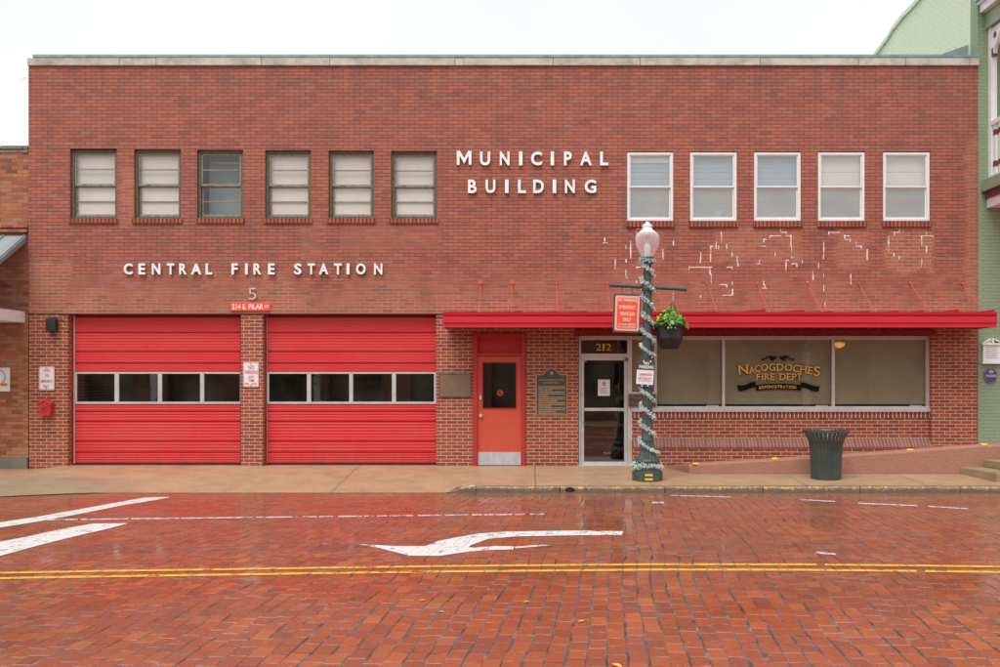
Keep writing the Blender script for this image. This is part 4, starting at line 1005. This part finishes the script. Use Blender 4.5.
mb = MB(); mb.box(xg-.5, xg-.004, .45, .95, ZT-.1, Z(46)); mb.prism([(xg-.5, Z(46)),(xg-.004,Z(46)),(xg-.004,Z(37))], .45, .95); mb.build('roof_vent_box', M['flashing'], G)
# gallery (two-storey porch) coming out towards the street
gx0 = X(988.5); yg = -2.2
MB().box(gx0, gx0+.12, -.10, .018, Z(178), Z(29)).build('gallery_post', M['white'], G); MB().box(gx0, gx0+.14, yg, yg+.14, Z(178), Z(29)).build('gallery_post', M['white'], G)
MB().box(gx0-.05, gx0+.12, yg, .017, Z(29)+.002, Z(13)).build('gallery_beam', M['green_trim'], G)
mb = MB(); mb.box(gx0-.16, gx0+.2, yg-.1, .016, Z(13)+.002, Z(5)); mb.box(gx0-.22, gx0+.2, yg-.15, .015, Z(5)+.002, Z(2.5)); cor = mb.build('cornice', M['white'], G)
MB().box(gx0-.27, gx0+2.5, yg-.2, .014, Z(2.5)+.002, Z(-1)).build('gallery_roof', M['flashing'], G)
# scroll bracket in the plane of the gallery side
mb = MB(); zt_ = Z(30)
def yz(pts, x0, x1):
    nn = len(pts); mb.add([(x0,y,z) for y,z in pts]+[(x1,y,z) for y,z in pts], [tuple(range(nn)), tuple(range(2*nn-1,nn-1,-1))]+[(i,nn+i,nn+(i+1)%nn,(i+1)%nn) for i in range(nn)])
yz([(-.102,zt_),(-.62,zt_),(-.60,zt_-.08),(-.42,zt_-.16),(-.30,zt_-.34),(-.20,zt_-.40),(-.17,zt_-.50),(-.102,zt_-.52)], gx0+.02, gx0+.09)
br = mb.build('scroll_bracket', M['white'], G)
mb = MB(); yz([(-.102,zt_-.40),(-.16,zt_-.40),(-.15,zt_-.55),(-.102,zt_-.55)], gx0+.012, gx0+.098); yz([(-.23+.06*math.cos(t*.6),zt_-.17+.06*math.sin(t*.6)) for t in range(10)], gx0+.012, gx0+.098); mb.build('bracket_trim', M['burgundy'], br)
# balustrade
mb = MB(); mb.box(gx0, gx0+.09, yg+.14, -.101, Z(127), Z(122.5)); mb.box(gx0, gx0+.09, yg+.14, -.101, Z(180), Z(176)); rail = mb.build('balustrade', M['white'], G)
yy = -.22
while yy > yg+.2:
    MB().box(gx0+.015, gx0+.07, yy-.035, yy+.035, Z(176), Z(127)).build('baluster', M['white'], rail)
    mb2 = MB()
    for zc in (135, 166): mb2.box(gx0+.008, gx0+.077, yy-.045, yy+.045, Z(zc+2.6), Z(zc-2.6))
    mb2.build('baluster_ring', M['burgundy'], rail); yy -= .2
MB().box(gx0-.14, gx0+2.5, yg-.1, .013, Z(192), Z(181)).build('gallery_floor_beam', M['green_trim'], G)
MB().box(gx0-.06, gx0+2.4, yg-.0, .012, Z(199), Z(192)-.002).build('gallery_band', M['burgundy'], G)
MB().box(gx0-.03, gx0+2.4, yg+.03, .011, Z(208), Z(199)-.002).build('gallery_soffit', M['white'], G)
# white marker with pediment + blue shield
r = sign_root('wall_marker', 'white framed text plaque with broken pediment on the green wall', 'plaque', 992, 352)
yf = -.03; g_ = lambda a, b: P(a, b, yf)
MB().box(g_(983.2,0)[0], g_(1001.8,0)[0], yf, .018, g_(0,362)[1], g_(0,345)[1]).build('board', M['white'], r)
mb = MB(); mb.box(g_(982,0)[0], g_(1003,0)[0], yf-.03, .017, g_(0,345)[1]+.001, g_(0,343.2)[1]); mb.box(g_(982,0)[0], g_(1003,0)[0], yf-.03, .017, g_(0,363.8)[1], g_(0,362)[1]-.001)
mb.prism([g_(982.2,343.1),g_(985,342.9),g_(990.5,340),g_(990.2,338.4)], yf-.03, .01); mb.prism([g_(1002.8,343.1),g_(1000,342.9),g_(994.5,340),g_(994.8,338.4)], yf-.03, .01)
mb.prism([g_(991.4,343.1),g_(993.6,343.1),g_(993.2,338),g_(991.8,338)], yf-.03, .01); mb.prism([g_(987.2,343.1),g_(989.8,343.1),g_(989.6,341.6),g_(988.4,341.6)], yf-.02, .01)
mb.build('pediment', M['white'], r)
mb = MB()
for i in range(7):
    mb.box(g_(986,0)[0], g_(997.5 - (i%3)*.6,0)[0], yf-.002, yf-.0005, g_(0,347.9+i*1.75)[1], g_(0,347.2+i*1.75)[1])
mb.build('text_lines', plain('grey_engraving', (.42,.40,.45), .6), r); fix(r)
r = sign_root('shield_medallion', 'oval blue and copper medallion on the green wall below the white plaque', 'medallion', 991, 375.5)
MB().disc(X(991,-.02), Z(375.3,-.02), .125, -.02, .018, 28, .152).build('rim', M['copper'], r)
MB().disc(X(991,-.02), Z(375.3,-.02), .110, -.024, -.0205, 28, .136).build('blue_field', M['blue'], r)
mb = MB(); cx, cz = X(991,-.02), Z(375.3,-.02); mb.box(cx-.1, cx+.1, -.028, -.0245, cz-.035, cz+.012); mb.disc(cx, cz+.07, .05, -.028, -.0245, 12, .035)
mb.build('copper_band', plain('pale_copper', (.50,.27,.18), .5), r); fix(r)

# ramp and steps
pts = []
for px, py in ((672,472.0),(680,468.4),(690,464.6),(700,462.6),(740,460.6),(775,458.4),(830,455.2),(870,452.4),(910,449.6),(950,446.6),(985,444),(1003,443.6),(1100,438)):
    x_, z_ = P(px, py, -1.3); pts.append((x_, z_))
k = N('pink_ramp_concrete'); p, x, y, z = k.pos()
b = k.mix(k.noise(1.6, 5, rough=.65), (.44,.20,.135), (.30,.13,.09))
b = k.mix(k.math('MULTIPLY', k.ramp(k.noise(22, 6, rough=.85), [(.60, 0.), (.66, .9)]), k.ramp(k.noise(1.4,3),[(.4,.2),(.6,1.)])), b, (.66,.48,.38))
b = k.mix(k.sstep(z, .01, -.05), b, (.20,.14,.10))
k.bump(k.noise(25, 5, rough=.7), .8, .02); M['ramp'] = k.base(b, .6, .4)
mb = MB(); fr_ = []
for i, (x_, z_) in enumerate(pts):
    t = sm((x_-pts[0][0]+.05)/.45); yf = -.25-1.05*t
    ring = [(x_, yf-.02, -.16), (x_, yf, z_-.05), (x_, yf+.03, z_-.012), (x_, yf+.09, z_), (x_, .018, z_-.11), (x_, .018, -.16)]
    fr_.append(ring)
for a, b_ in zip(fr_[:-1], fr_[1:]):
    n = 6; mb.add(a+b_, [(j, n+j, n+(j+1)%n, (j+1)%n) for j in range(n)])
mb.add(fr_[0], [(0,1,2,3,4,5)]); mb.add(fr_[-1], [(5,4,3,2,1,0)])
rp = mb.build('ramp', M['ramp'], None, smooth=False); rp['kind'] = 'structure'
for i, (px, py) in enumerate(((696,462.6),(775,457.6),(910,448.8),(984,443.4))):
    x_, z_ = P(px, py+1.0, -1.22)
    lbl = ['yellow dome marker at the low left end of the pink ramp', 'yellow dome marker on the pink ramp just left of the trash can', 'yellow dome marker on the pink ramp right of the trash can', 'yellow dome marker on the ramp top in front of the green wall'][i]
    o = MB().lathe([(.072,0),(.071,.012),(.058,.024),(.03,.032),(.001,.034)], 0, 0, 16).build('reflector_dome', M['yellow'], None, smooth=True)
    o.location = (x_, -1.22, z_-.012); tag(o, lbl, 'reflector', 'yellow reflector domes along the ramp')
M['step'] = streaky('mossy_step_concrete', (.40,.29,.17), (.20,.14,.08), .6, 3, 6)
st = MB(); xs1 = X(960.5,-1.32); z1_ = Z(467, -1.32)
st.hprism([(xs1, -1.32), (xs1+.14, -2.42), (16, -2.42), (16, -1.32)], -.16, z1_)
xs2 = X(984,-1.32); z2_ = Z(459.4,-1.32); st.hprism([(xs2, -1.325), (xs2+.12, -2.36), (15.9, -2.36), (15.9, -1.325)], z1_+.001, z2_)
xs3 = xs2+.4; st.hprism([(xs3, -1.33), (xs3+.1, -2.3), (15.8, -2.3), (15.8, -1.33)], z2_+.001, z2_+.15)
o = st.build('steps', M['step'], None, bevel=.015); tag(o, 'tan concrete steps beside the pink ramp at the right edge', 'steps')

# ------------------------------------------------------------------ street lamp
YP = -2.12; dP = D0+YP; xp = X(647.3, YP); mP = dP/F
gz = zs(xp, YP/YG); 
def zp(py): return Z(py, YP)
prof = [(15.2,482.6),(15.2,471.6),(14.2,470.6),(12.6,470.2),(12.2,468.6),(11.2,466.6),(10.4,465.2)]
r = thing('street_lamp', 'dark green cast iron street lamp with acorn globe wrapped in frosted garland', 'street lamp', (xp, YP, gz))
MB().lathe([(a*mP, max(gz+.002, zp(b)) if b < 482 else gz+.001) for a, b in prof], xp, YP, 40).build('base', M['post'], r, smooth=True)
MB().lathe([(a*mP, zp(b)) for a, b in [(9.8,465.2),(11.2,463.6),(12.2,462),(12.4,460.4),(11.6,459),(10.4,458.2)]], xp, YP, 40).build('base_moulding', M['post'], r, smooth=True)
MB().lathe([(a*mP, zp(b)) for a, b in [(10.2,458.2),(9.0,455),(7.8,451.5),(7.2,448),(6.6,444),(6.0,441)]], xp, YP, 40, True, 20, .09).build('fluted_bell', M['post'], r)
MB().lathe([(a*mP, zp(b)) for a, b in [(6.2,441),(6.2,438.5),(5.6,437.5),(5.2,420),(4.9,380),(4.6,340),(4.3,300),(4.0,275),(3.8,266),(4.4,264.5)]], xp, YP, 24).build('shaft', M['post'], r, smooth=True)
MB().lathe([(a*mP, zp(b)) for a, b in [(3.8,266),(4.8,263),(6.4,260),(6.8,259),(6.8,257.6),(5.6,257)]], xp, YP, 24).build('collar', M['post'], r, smooth=True)
# crossarm, slightly sagging to the right
MB().tube([(X(609.5,YP), YP, zp(285.0)), (X(686.5,YP), YP, zp(289.2))], 2.0*mP, 12).build('crossarm', M['post'], r, smooth=True)
MB().lathe([(5.4*mP, zp(291)), (5.8*mP, zp(289.8)), (5.8*mP, zp(284.6)), (5.4*mP, zp(283.4))], xp, YP, 20).build('crossarm_clamp', M['post'], r, smooth=True)
gp = [(5.6,257),(7.0,254.5),(9.4,250),(11.2,245.6),(12.0,241.6),(12.1,238.4),(11.5,235.4),(10.0,233.2),(8.8,232.4)]
gl_ = MB().lathe([(a*mP, zp(b)) for a, b in gp], xp, YP, 32, False).build('globe', M['globe'], r, smooth=True)
gcap = [(9.2,233),(8.2,232),(6.2,230.6),(4.8,228.8),(4.6,227.6),(5.2,226.6),(4.9,225.2),(3.4,224.4),(2.2,223),(1.2,222),(.05,221.6)]
MB().lathe([(a*mP, zp(b)) for a, b in gcap], xp, YP, 32, False).build('globe_finial', plain('milky_cap', (.82,.78,.82), .3), gl_, smooth=True)
mb = MB().lathe([(3.6*mP, zp(256.8)), (3.6*mP, zp(245.5)), (2.6*mP, zp(244.8)), (2.6*mP, zp(243))], xp, YP, 20); mb.build('lamp_socket', M['white'], r, smooth=True)
mb = MB()
for i in range(8):
    a = i*math.pi/4; mb.box(xp+3*mP*math.cos(a)-.006, xp+3*mP*math.cos(a)+.006, YP+3*mP*math.sin(a)-.006, YP+3*mP*math.sin(a)+.006, zp(243), zp(239.5))
mb.build('socket_fins', M['alum'], r)
mb = MB(); yb = YP-15.3*mP-.004
for a, b in ((476.2,474.2),(480.4,478.4)):
    mb.box(X(643.2,YP), X(650.9,YP), yb, yb+.03, Z(a,yb), Z(b,yb))
mb.build('yellow_label', M['yellow'], r); fix(r)
MB()
# garland
random.seed(21)
def rpost(py):
    tab = [(222,5),(262,5.2),(300,4.4),(340,4.7),(400,5.2),(438,6.4),(447,7.4),(455,9.2),(462,12.6),(470,12.8)]
    for (a, b), (c, d) in zip(tab[:-1], tab[1:]):
        if a <= py <= c: return b+(d-b)*(py-a)/(c-a)
    return tab[-1][1]
mb = MB()
def spikes(cx, cy, cz, R_, n):
    for _ in range(n):
        v = Vector((random.gauss(0,1), random.gauss(0,1), random.gauss(0,1))).normalized()
        w = v.orthogonal().normalized()*random.uniform(.006,.012); w.rotate(Matrix.Rotation(random.uniform(0,6.28), 3, v))
        L0 = R_*random.uniform(.55,1.15); c = Vector((cx,cy,cz))+v*R_*.15
        e = c+v*L0; m = c+v*L0*.55
        mb.add([c-w*.4, m-w, e, m+w, m+v.cross(w)*.6], [(0,1,4),(1,2,4),(2,3,4),(3,0,4)])
keys = [(258.5,0.0),(264,2.2),(278,4.5)]
T = 0
def helix(pa, pb, turns, a0, dens=46, gap=None):
    n = int(dens*turns)
    for i in range(n):
        t = i/n; tt = t*turns; fr2 = tt % 1.0; fr2 = fr2*1.68 if fr2 < .5 else .84+(fr2-.5)*.32
        py = pa+(pb-pa)*min(1, (math.floor(tt)+fr2)/turns); a = a0+turns*2*math.pi*t
        rr = rpost(py)*mP+.022
        w = .047+.012*math.sin(i*.9)+random.uniform(-.006,.006)
        spikes(xp+rr*math.cos(a), YP+rr*math.sin(a), zp(py)+.01*math.sin(i*1.7), w, 9)
# fronts run from upper left (a=pi) to lower right (a=2pi)
helix(259.5, 262, 1.0, math.pi, 50)
helix(262, 355, 5.6, math.pi, 46)
helix(386, 452, 3.8, math.pi*.9, 46)
helix(463.5, 467.5, 1.15, math.pi, 90)
g = mb.build('garland', M['tinsel'], None); tag(g, 'frosted pale green tinsel garland spiralling down the lamp post', 'garland')

# hanging sign
r = thing('hanging_sign', 'orange NO PARKING EMERGENCY VEHICLES ONLY sign hanging from the lamp post arm', 'sign', (X(627,YP), YP, zp(333)))
tl = -.035
def hs(px, py): 
    c = (627, 313); a = -.02*0+.035; dx, dy = px-c[0], py-c[1]
    return P(c[0]+dx*math.cos(a)-dy*math.sin(a), c[1]+dx*math.sin(a)+dy*math.cos(a), YP)
def hpoly(x0, x1, y0, y1, rr):
    out = []
    for cx, cy, a0 in ((x1-rr,y0+rr,-90),(x1-rr,y1-rr,0),(x0+rr,y1-rr,90),(x0+rr,y0+rr,180)):
        for i in range(4):
            a = math.radians(a0+i*30); out.append(hs(cx+rr*math.cos(a), cy+rr*math.sin(a)))
    return out
MB().prism(hpoly(613.3,640.7,294,332.6,.8), YP-.02, YP+.02).build('frame', M['post'], r)
MB().prism(hpoly(614.9,639.1,295.8,330.8,1.6), YP-.024, YP-.0205).build('border', M['sign_border'], r)
MB().prism(hpoly(617,637,298,328.7,.6), YP-.028, YP-.0245).build('face', M['sign_orange'], r)
mb = MB()
for s_, a, b, c, d in (('NO PARKING',617.6,636.6,298.6,301.8),('EMERGENCY',618.8,635.2,305.6,309),('VEHICLES',619.8,634.6,312,315.6),('ONLY',622.8,631,318,321.4),('STATION NEEDED',618.8,635.4,323.8,325.4),('FOR FIRE ENGINES',617.8,635.8,326.4,328)):
    p0 = hs(a, d); p1 = hs(b, c); q0 = P(a, d, YP); q1 = P(b, c, YP)
    cx, cz = (p0[0]+p1[0])/2, (p0[1]+p1[1])/2; w, h_ = (q1[0]-q0[0])/2, (q1[1]-q0[1])/2
    put_text(mb, s_, cx-w, cx+w, cz-h_, cz+h_, YP-.031, YP-.0285, .008, -.035)
mb.build('text', M['white'], r)
mb = MB(); 
for px in (622, 632.5): mb.tube([(X(px,YP), YP, zp(286.5)), (X(px+.3,YP), YP, zp(295))], .008, 6)
mb.build('hanger', M['post'], r); fix(r)

# post sign
yq = YP-6.2*mP
r = thing('post_sign', 'black NO PARKING board with a white taped notice strapped to the lamp post', 'sign', (X(646.5,yq), yq, Z(388,yq)))
q = lambda a, b: P(a, b, yq)
MB().prism([q(638.4,359.4),q(655.2,360),q(654.2,387.6),q(637,386.4)], yq, yq+.01).build('board', plain('charcoal_board', (.055,.056,.06), .5), r)
MB().prism([q(636.9,369.6),q(654,370.5),q(653,385),q(636,383.8)], yq-.006, yq-.001).build('paper_notice', M['sign_white'], r)
mb = MB(); put = lambda s_, a, b, c, d, bo=.03: ptext(mb, s_, a, b, c, d, yq-.004, yq-.0005, bo, -.05)
put('NO', 644, 649.2, 361.8, 364.8); put('PARKING', 639.2, 653.6, 365.4, 368.6); mb.build('text', M['white'], r)
mb = MB(); ptext(mb, '5:00AM-NOON', 639.2, 651.6, 373.2, 375.8, yq-.009, yq-.0065, .02, -.05); ptext(mb, 'SATURDAY', 638.2, 651.4, 377.2, 379.6, yq-.009, yq-.0065, .02, -.05); mb.build('notice_text', M['sign_red'], r)
mb = MB(); ptext(mb, 'TOW AWAY ZONE', 639.2, 650.4, 380.4, 381.4, yq-.009, yq-.0065, 0, -.05); mb.build('small_notice_text', M['blue'], r)
mb = MB()
for a, b in ((643.6,361),(650.6,361.4),(641.8,385.4),(647.8,385.7)): mb.box(q(a-.6,b)[0], q(a+.6,b)[0], yq-.009, yq-.0008, q(a,b+.8)[1], q(a,b-.7)[1])
mb.build('zip_tie', M['white'], r); fix(r)

# hanging planter
xq = X(669.6, YP)
r = thing('hanging_planter', 'black plastic hanging pot of leafy plants with yellow flowers on the lamp post', 'planter', (xq, YP, zp(349.2)))
MB().lathe([(a*mP, zp(b)) for a, b in [(8.4,349),(9.2,348.4),(12.6,339.5),(13.0,338.6),(12.6,336.8),(13.9,327.6),(15.6,327.2),(15.9,325.2),(14.8,324.8),(14,326)]], xq, YP, 36, False).build('pot', M['pot'], r, smooth=True)
MB().lathe([(.001, zp(349.1)), (8.5*mP, zp(349.1))], xq, YP, 36, False).build('pot_bottom', M['pot'], r)
MB().lathe([(.001, zp(326.2)), (14.2*mP, zp(326.2))], xq, YP, 24, False).build('soil', M['soil'], r)
random.seed(4); mb = MB()
for _ in range(800):
    a = random.uniform(0, 6.283); rr = math.sqrt(random.random())*15.5*mP; top = (15.0*(1-(rr/(17.5*mP))**2)+2.5)*mP*(1.0+.3*noise.noise(Vector((math.cos(a)*2, math.sin(a)*2, rr*9))))
    if math.cos(a) < -.2: top *= .88
    z_ = zp(326)+random.uniform(0, 1)**.7*top
    c = Vector((xq+rr*math.cos(a), YP+rr*math.sin(a), z_)); s_ = random.uniform(.020,.058)
    nrm = Vector((math.cos(a)*.5+random.gauss(0,.5), math.sin(a)*.5+random.gauss(0,.5), random.uniform(.2,1))).normalized()
    t_ = nrm.orthogonal().normalized(); t_.rotate(Matrix.Rotation(random.uniform(0,6.28), 3, nrm)); b_ = nrm.cross(t_)
    mb.add([c-t_*s_, c-t_*s_*.3+b_*s_*.55, c+t_*s_, c-t_*s_*.3-b_*s_*.55, c+nrm*s_*.12], [(0,1,4),(1,2,4),(2,3,4),(3,0,4)])
for _ in range(40):      # a few spill over the rim
    a = random.choice([random.uniform(-.5,.2), random.uniform(4.2,5.4), random.uniform(2.6,3.4)]); rr = random.uniform(14,18.5)*mP
    c = Vector((xq+rr*math.cos(a), YP+rr*math.sin(a), zp(325+random.uniform(-3,3.5)))); s_ = random.uniform(.03,.055)
    nrm = Vector((math.cos(a)*.6, math.sin(a)*.6-.3, .7)).normalized(); t_ = nrm.orthogonal().normalized(); t_.rotate(Matrix.Rotation(random.uniform(0,6.28), 3, nrm)); b_ = nrm.cross(t_)
    mb.add([c-t_*s_, c+b_*s_*.55, c+t_*s_, c-b_*s_*.55], [(0,1,2,3)])
mb.build('foliage', M['leaf'], r)
for px, py, ry in ((658,317,-.8),(660.6,314.5,-.7),(664.6,315.6,-.9),(664.4,318.6,-1),(671.8,318.2,-1),(680.6,316.8,-.8),(657.4,320.2,-.9),(675.5,313.8,-.6)):
    y_ = YP+ry*13*mP; c = P(px, py, y_); mb = MB()
    for i in range(6):
        a = i*math.pi/3; mb.add([(c[0],y_-.006,c[1]),(c[0]+.017*math.cos(a-.4),y_,c[1]+.017*math.sin(a-.4)),(c[0]+.021*math.cos(a),y_-.004,c[1]+.021*math.sin(a)),(c[0]+.017*math.cos(a+.4),y_,c[1]+.017*math.sin(a+.4))], [(0,1,2,3)])
    mb.build('flower', M['petal'], r)
mb = MB(); zc = zp(301)
for i in range(4):
    a = .5+i*math.pi/2; mb.tube([(xq+.06, YP, zc), (xq+15*mP*math.cos(a), YP+15*mP*math.sin(a), zp(326))], .0035, 5)
mb.build('hanger_wire', M['black'], r)
mb = MB()
for i in range(6):
    zc_ = zp(290.5)-i*.038; mb.tube([(xq+.06+.010*math.cos(t*.9)*(1 if i%2 else .3), YP+.010*math.cos(t*.9)*(.3 if i%2 else 1), zc_+.022*math.sin(t*.9)) for t in range(8)], .004, 5)
mb.build('chain', M['alum'], r); fix(r)

# ------------------------------------------------------------------ trash can
YT = -1.95; mT = (D0+YT)/F; xt = X(826, YT); gz = zs(xt, YT/YG)
r = thing('trash_can', 'flared dark green slatted metal trash can on the sidewalk', 'trash can', (xt, YT, gz))
tz = lambda py: Z(py, YT)
prof_r = [(14.4,480),(14.6,470),(15.0,460),(15.6,450),(16.6,443),(18.2,438),(20.4,434),(22.2,431.8)]
MB().lathe([(14.2*mT, gz+.03),(14.7*mT, gz+.035),(14.8*mT, tz(476.5)),(14.4*mT, tz(476))], xt, YT, 40).build('bottom_ring', M['can'], r, smooth=True)
NS = 30
for i in range(NS):
    a = 2*math.pi*i/NS; mb = MB(); t_ = Vector((-math.sin(a), math.cos(a), 0)); o_ = Vector((math.cos(a), math.sin(a), 0)); rg = []
    for rr, py in prof_r:
        c = Vector((xt, YT, tz(py))) + o_*rr*mT; w = .0275 if True else 0
        rg.append([c-t_*w-o_*.004, c-t_*w*.55+o_*.004, c+t_*w*.55+o_*.004, c+t_*w-o_*.004])
    for p0, p1 in zip(rg[:-1], rg[1:]): mb.add(p0+p1, [(j, (j+1)%4, 4+(j+1)%4, 4+j) for j in range(4)])
    mb.build('slat', M['can'], r)
MB().lathe([(21.4*mT, tz(432.4)), (22.9*mT, tz(432.2)), (23.2*mT, tz(431)), (22.8*mT, tz(430.0)), (21.2*mT, tz(430.2)), (20.6*mT, tz(431.4)), (21.4*mT, tz(432.4))], xt, YT, 48, False).build('rim', M['can'], r, smooth=True)
MB().lathe([(15.6*mT, tz(444)), (16.0*mT, tz(441.6)), (15.2*mT, tz(441.6)), (14.9*mT, tz(444)), (15.6*mT, tz(444))], xt, YT, 40, False).build('middle_ring', M['can'], r, smooth=True)
MB().lathe([(12.9*mT, gz+.04), (13.6*mT, tz(460)), (14.2*mT, tz(442)), (13.2*mT, tz(441.8))], xt, YT, 36, False).build('liner', plain('dark_liner', (.012,.014,.014), .5), r, smooth=True)
for i in range(4):
    a = .8+i*math.pi/2; MB().lathe([(.02, gz+.001), (.025, gz+.03)], xt+12.8*mT*math.cos(a), YT+12.8*mT*math.sin(a), 10).build('foot', M['black'], r)
fix(r)

# fallen leaves
lf = [(423,600.5,'small yellow fallen leaf on the pavers left of the arrow tail'),(441,612,'small yellow fallen leaf low on the pavers beside a pale joint'),(581.5,621.5,'small yellow fallen leaf on the pavers at mid bottom'),(617,665.5,'yellow fallen leaf at the bottom edge of the photo'),(527,602,'tiny yellow fallen leaf just below the double line'),(945,489.5,'tiny yellow leaf at the foot of the kerb on the right')]
random.seed(8)
for px, py, lb in lf:
    x_, y_, z_ = R(px, py, .004); s_ = .030 if py < 650 else .05
    a = random.uniform(0,3); mb = MB(); pl = [(1,0),(.35,.42),(-.5,.35),(-1,0),(-.5,-.35),(.35,-.42)]
    vs = [(x_+s_*(u*math.cos(a)-v*math.sin(a)), y_+s_*(u*math.sin(a)+v*math.cos(a)), z_+.006*abs(v)*2+.001) for u, v in pl]
    mb.add(vs+[(x_, y_, z_+.001)], [(i, (i+1)%6, 6) for i in range(6)])
    o = mb.build('fallen_leaf', M['leafyellow'], None); tag(o, lb, 'leaf', 'yellow leaves on the street')

# ------------------------------------------------------------------ across the street (mirrored in the panes)
structure(MB().box(-60, 60, -21.9, -17.3, -.4, -.06).build('far_pavement', M['sidewalk']))
O_ = thing('brick_row_building', 'dull brown brick building row across the street behind the camera', 'building')
oy = -22.0; mb = MB(); opn = []
xx = -22
while xx < 22: opn.append((xx, xx+2.2, .5, 2.7)); xx += 3.4
wall(mb, -24, 24, -.4, 5.6, opn, oy-.4, oy); mb.build('wall', M['brick_far'], O_)
mb = MB(); mb.box(-24, 24, oy-8, oy-.6, -.4, 5.2); mb.build('rear_volume', plain('murky_shopfront', (.20,.17,.13), .6, var=.8, scale=.7), O_)
mb = MB()
for o in opn[::2]: mb.box(o[0]-.6, o[0]-.35, oy+.02, oy+.2, -.1, 4.4)
mb.build('white_pilaster', M['white'], O_)
random.seed(31)
for tx, ty in ((-9.5,-20.9),(10.5,-20.9)):
    t = thing('street_tree', 'leafy street tree on the %s behind the camera' % ('left far pavement' if tx < 0 else 'right far pavement'), 'tree', (tx, ty, -.06), 'trees across the street')
    mb = MB().tube([(tx,ty,-.1),(tx+.1,ty,1.2),(tx-.05,ty,2.4),(tx,ty,3.4)], [.14,.11,.09,.05]); mb.build('trunk', M['bark'], t)
    mb = MB()
    for _ in range(1500):
        v = Vector((random.gauss(0,.62), random.gauss(0,.35), random.gauss(0,.6))); c = Vector((tx,ty,3.2))+v*1.2
        n_ = Vector((random.gauss(0,1),random.gauss(0,1),random.gauss(0,1))).normalized(); a_ = n_.orthogonal().normalized(); b_ = n_.cross(a_)
        mb.add([c-a_*.09, c+b_*.05, c+a_*.09, c-b_*.05], [(0,1,2,3)])
    mb.build('crown', M['tree_leaf'], t); fix(t)

# ------------------------------------------------------------------ light, world, camera
w = bpy.data.worlds.new('World'); sc.world = w; w.use_nodes = True; nt_ = w.node_tree; bg = nt_.nodes['Background']
el, az = math.radians(58), math.radians(200)
sky = nt_.nodes.new('ShaderNodeTexSky'); sky.sky_type = 'NISHITA'; sky.sun_disc = False; sky.sun_elevation = el; sky.sun_rotation = az
sky.air_density = 1.0; sky.dust_density = 3.0
hs_ = nt_.nodes.new('ShaderNodeHueSaturation'); hs_.inputs['Saturation'].default_value = .12; nt_.links.new(sky.outputs[0], hs_.inputs['Color'])
mx = nt_.nodes.new('ShaderNodeMix'); mx.data_type = 'RGBA'; mx.inputs[0].default_value = .72
nt_.links.new(hs_.outputs[0], mx.inputs[6]); 
ng = nt_.nodes.new('ShaderNodeTexNoise'); ng.inputs['Scale'].default_value = 2.2; ng.inputs['Detail'].default_value = 5
tc = nt_.nodes.new('ShaderNodeTexCoord'); nt_.links.new(tc.outputs['Generated'], ng.inputs['Vector'])
cr = nt_.nodes.new('ShaderNodeValToRGB'); nt_.links.new(ng.outputs[0], cr.inputs[0]); cr.color_ramp.elements[0].position = .3; cr.color_ramp.elements[1].position = .7
cr.color_ramp.elements[0].color = (6.0, 6.12, 6.35, 1); cr.color_ramp.elements[1].color = (7.4, 7.5, 7.6, 1); nt_.links.new(cr.outputs[0], mx.inputs[7])
nt_.links.new(mx.outputs[2], bg.inputs[0]); bg.inputs[1].default_value = .11
ld = bpy.data.lights.new('sun', 'SUN'); ld.energy = 1.5; ld.angle = math.radians(35); ld.color = (1, .985, .965)
lo_ = bpy.data.objects.new('sun', ld); COL.objects.link(lo_)
dirv = Vector((math.sin(az)*math.cos(el), math.cos(az)*math.cos(el), math.sin(el)))   # towards the sun
lo_.rotation_euler = dirv.to_track_quat('Z', 'Y').to_euler(); lo_.location = (0,-10,20)
cd = bpy.data.cameras.new('camera'); cam = bpy.data.objects.new('camera', cd); COL.objects.link(cam); sc.camera = cam
cam.location = (0, -D0, CAMZ); cam.rotation_euler = (math.radians(90), 0, 0)
cd.sensor_width = 36; cd.lens = 36; cd.shift_x = -.030; cd.shift_y = .0445; cd.clip_end = 2000; cd.clip_start = .05
vs = sc.view_settings; vs.view_transform = 'Standard'; vs.look = 'None'; vs.exposure = .62; vs.gamma = 1
sc.cycles.max_bounces = 6; sc.cycles.transparent_max_bounces = 12
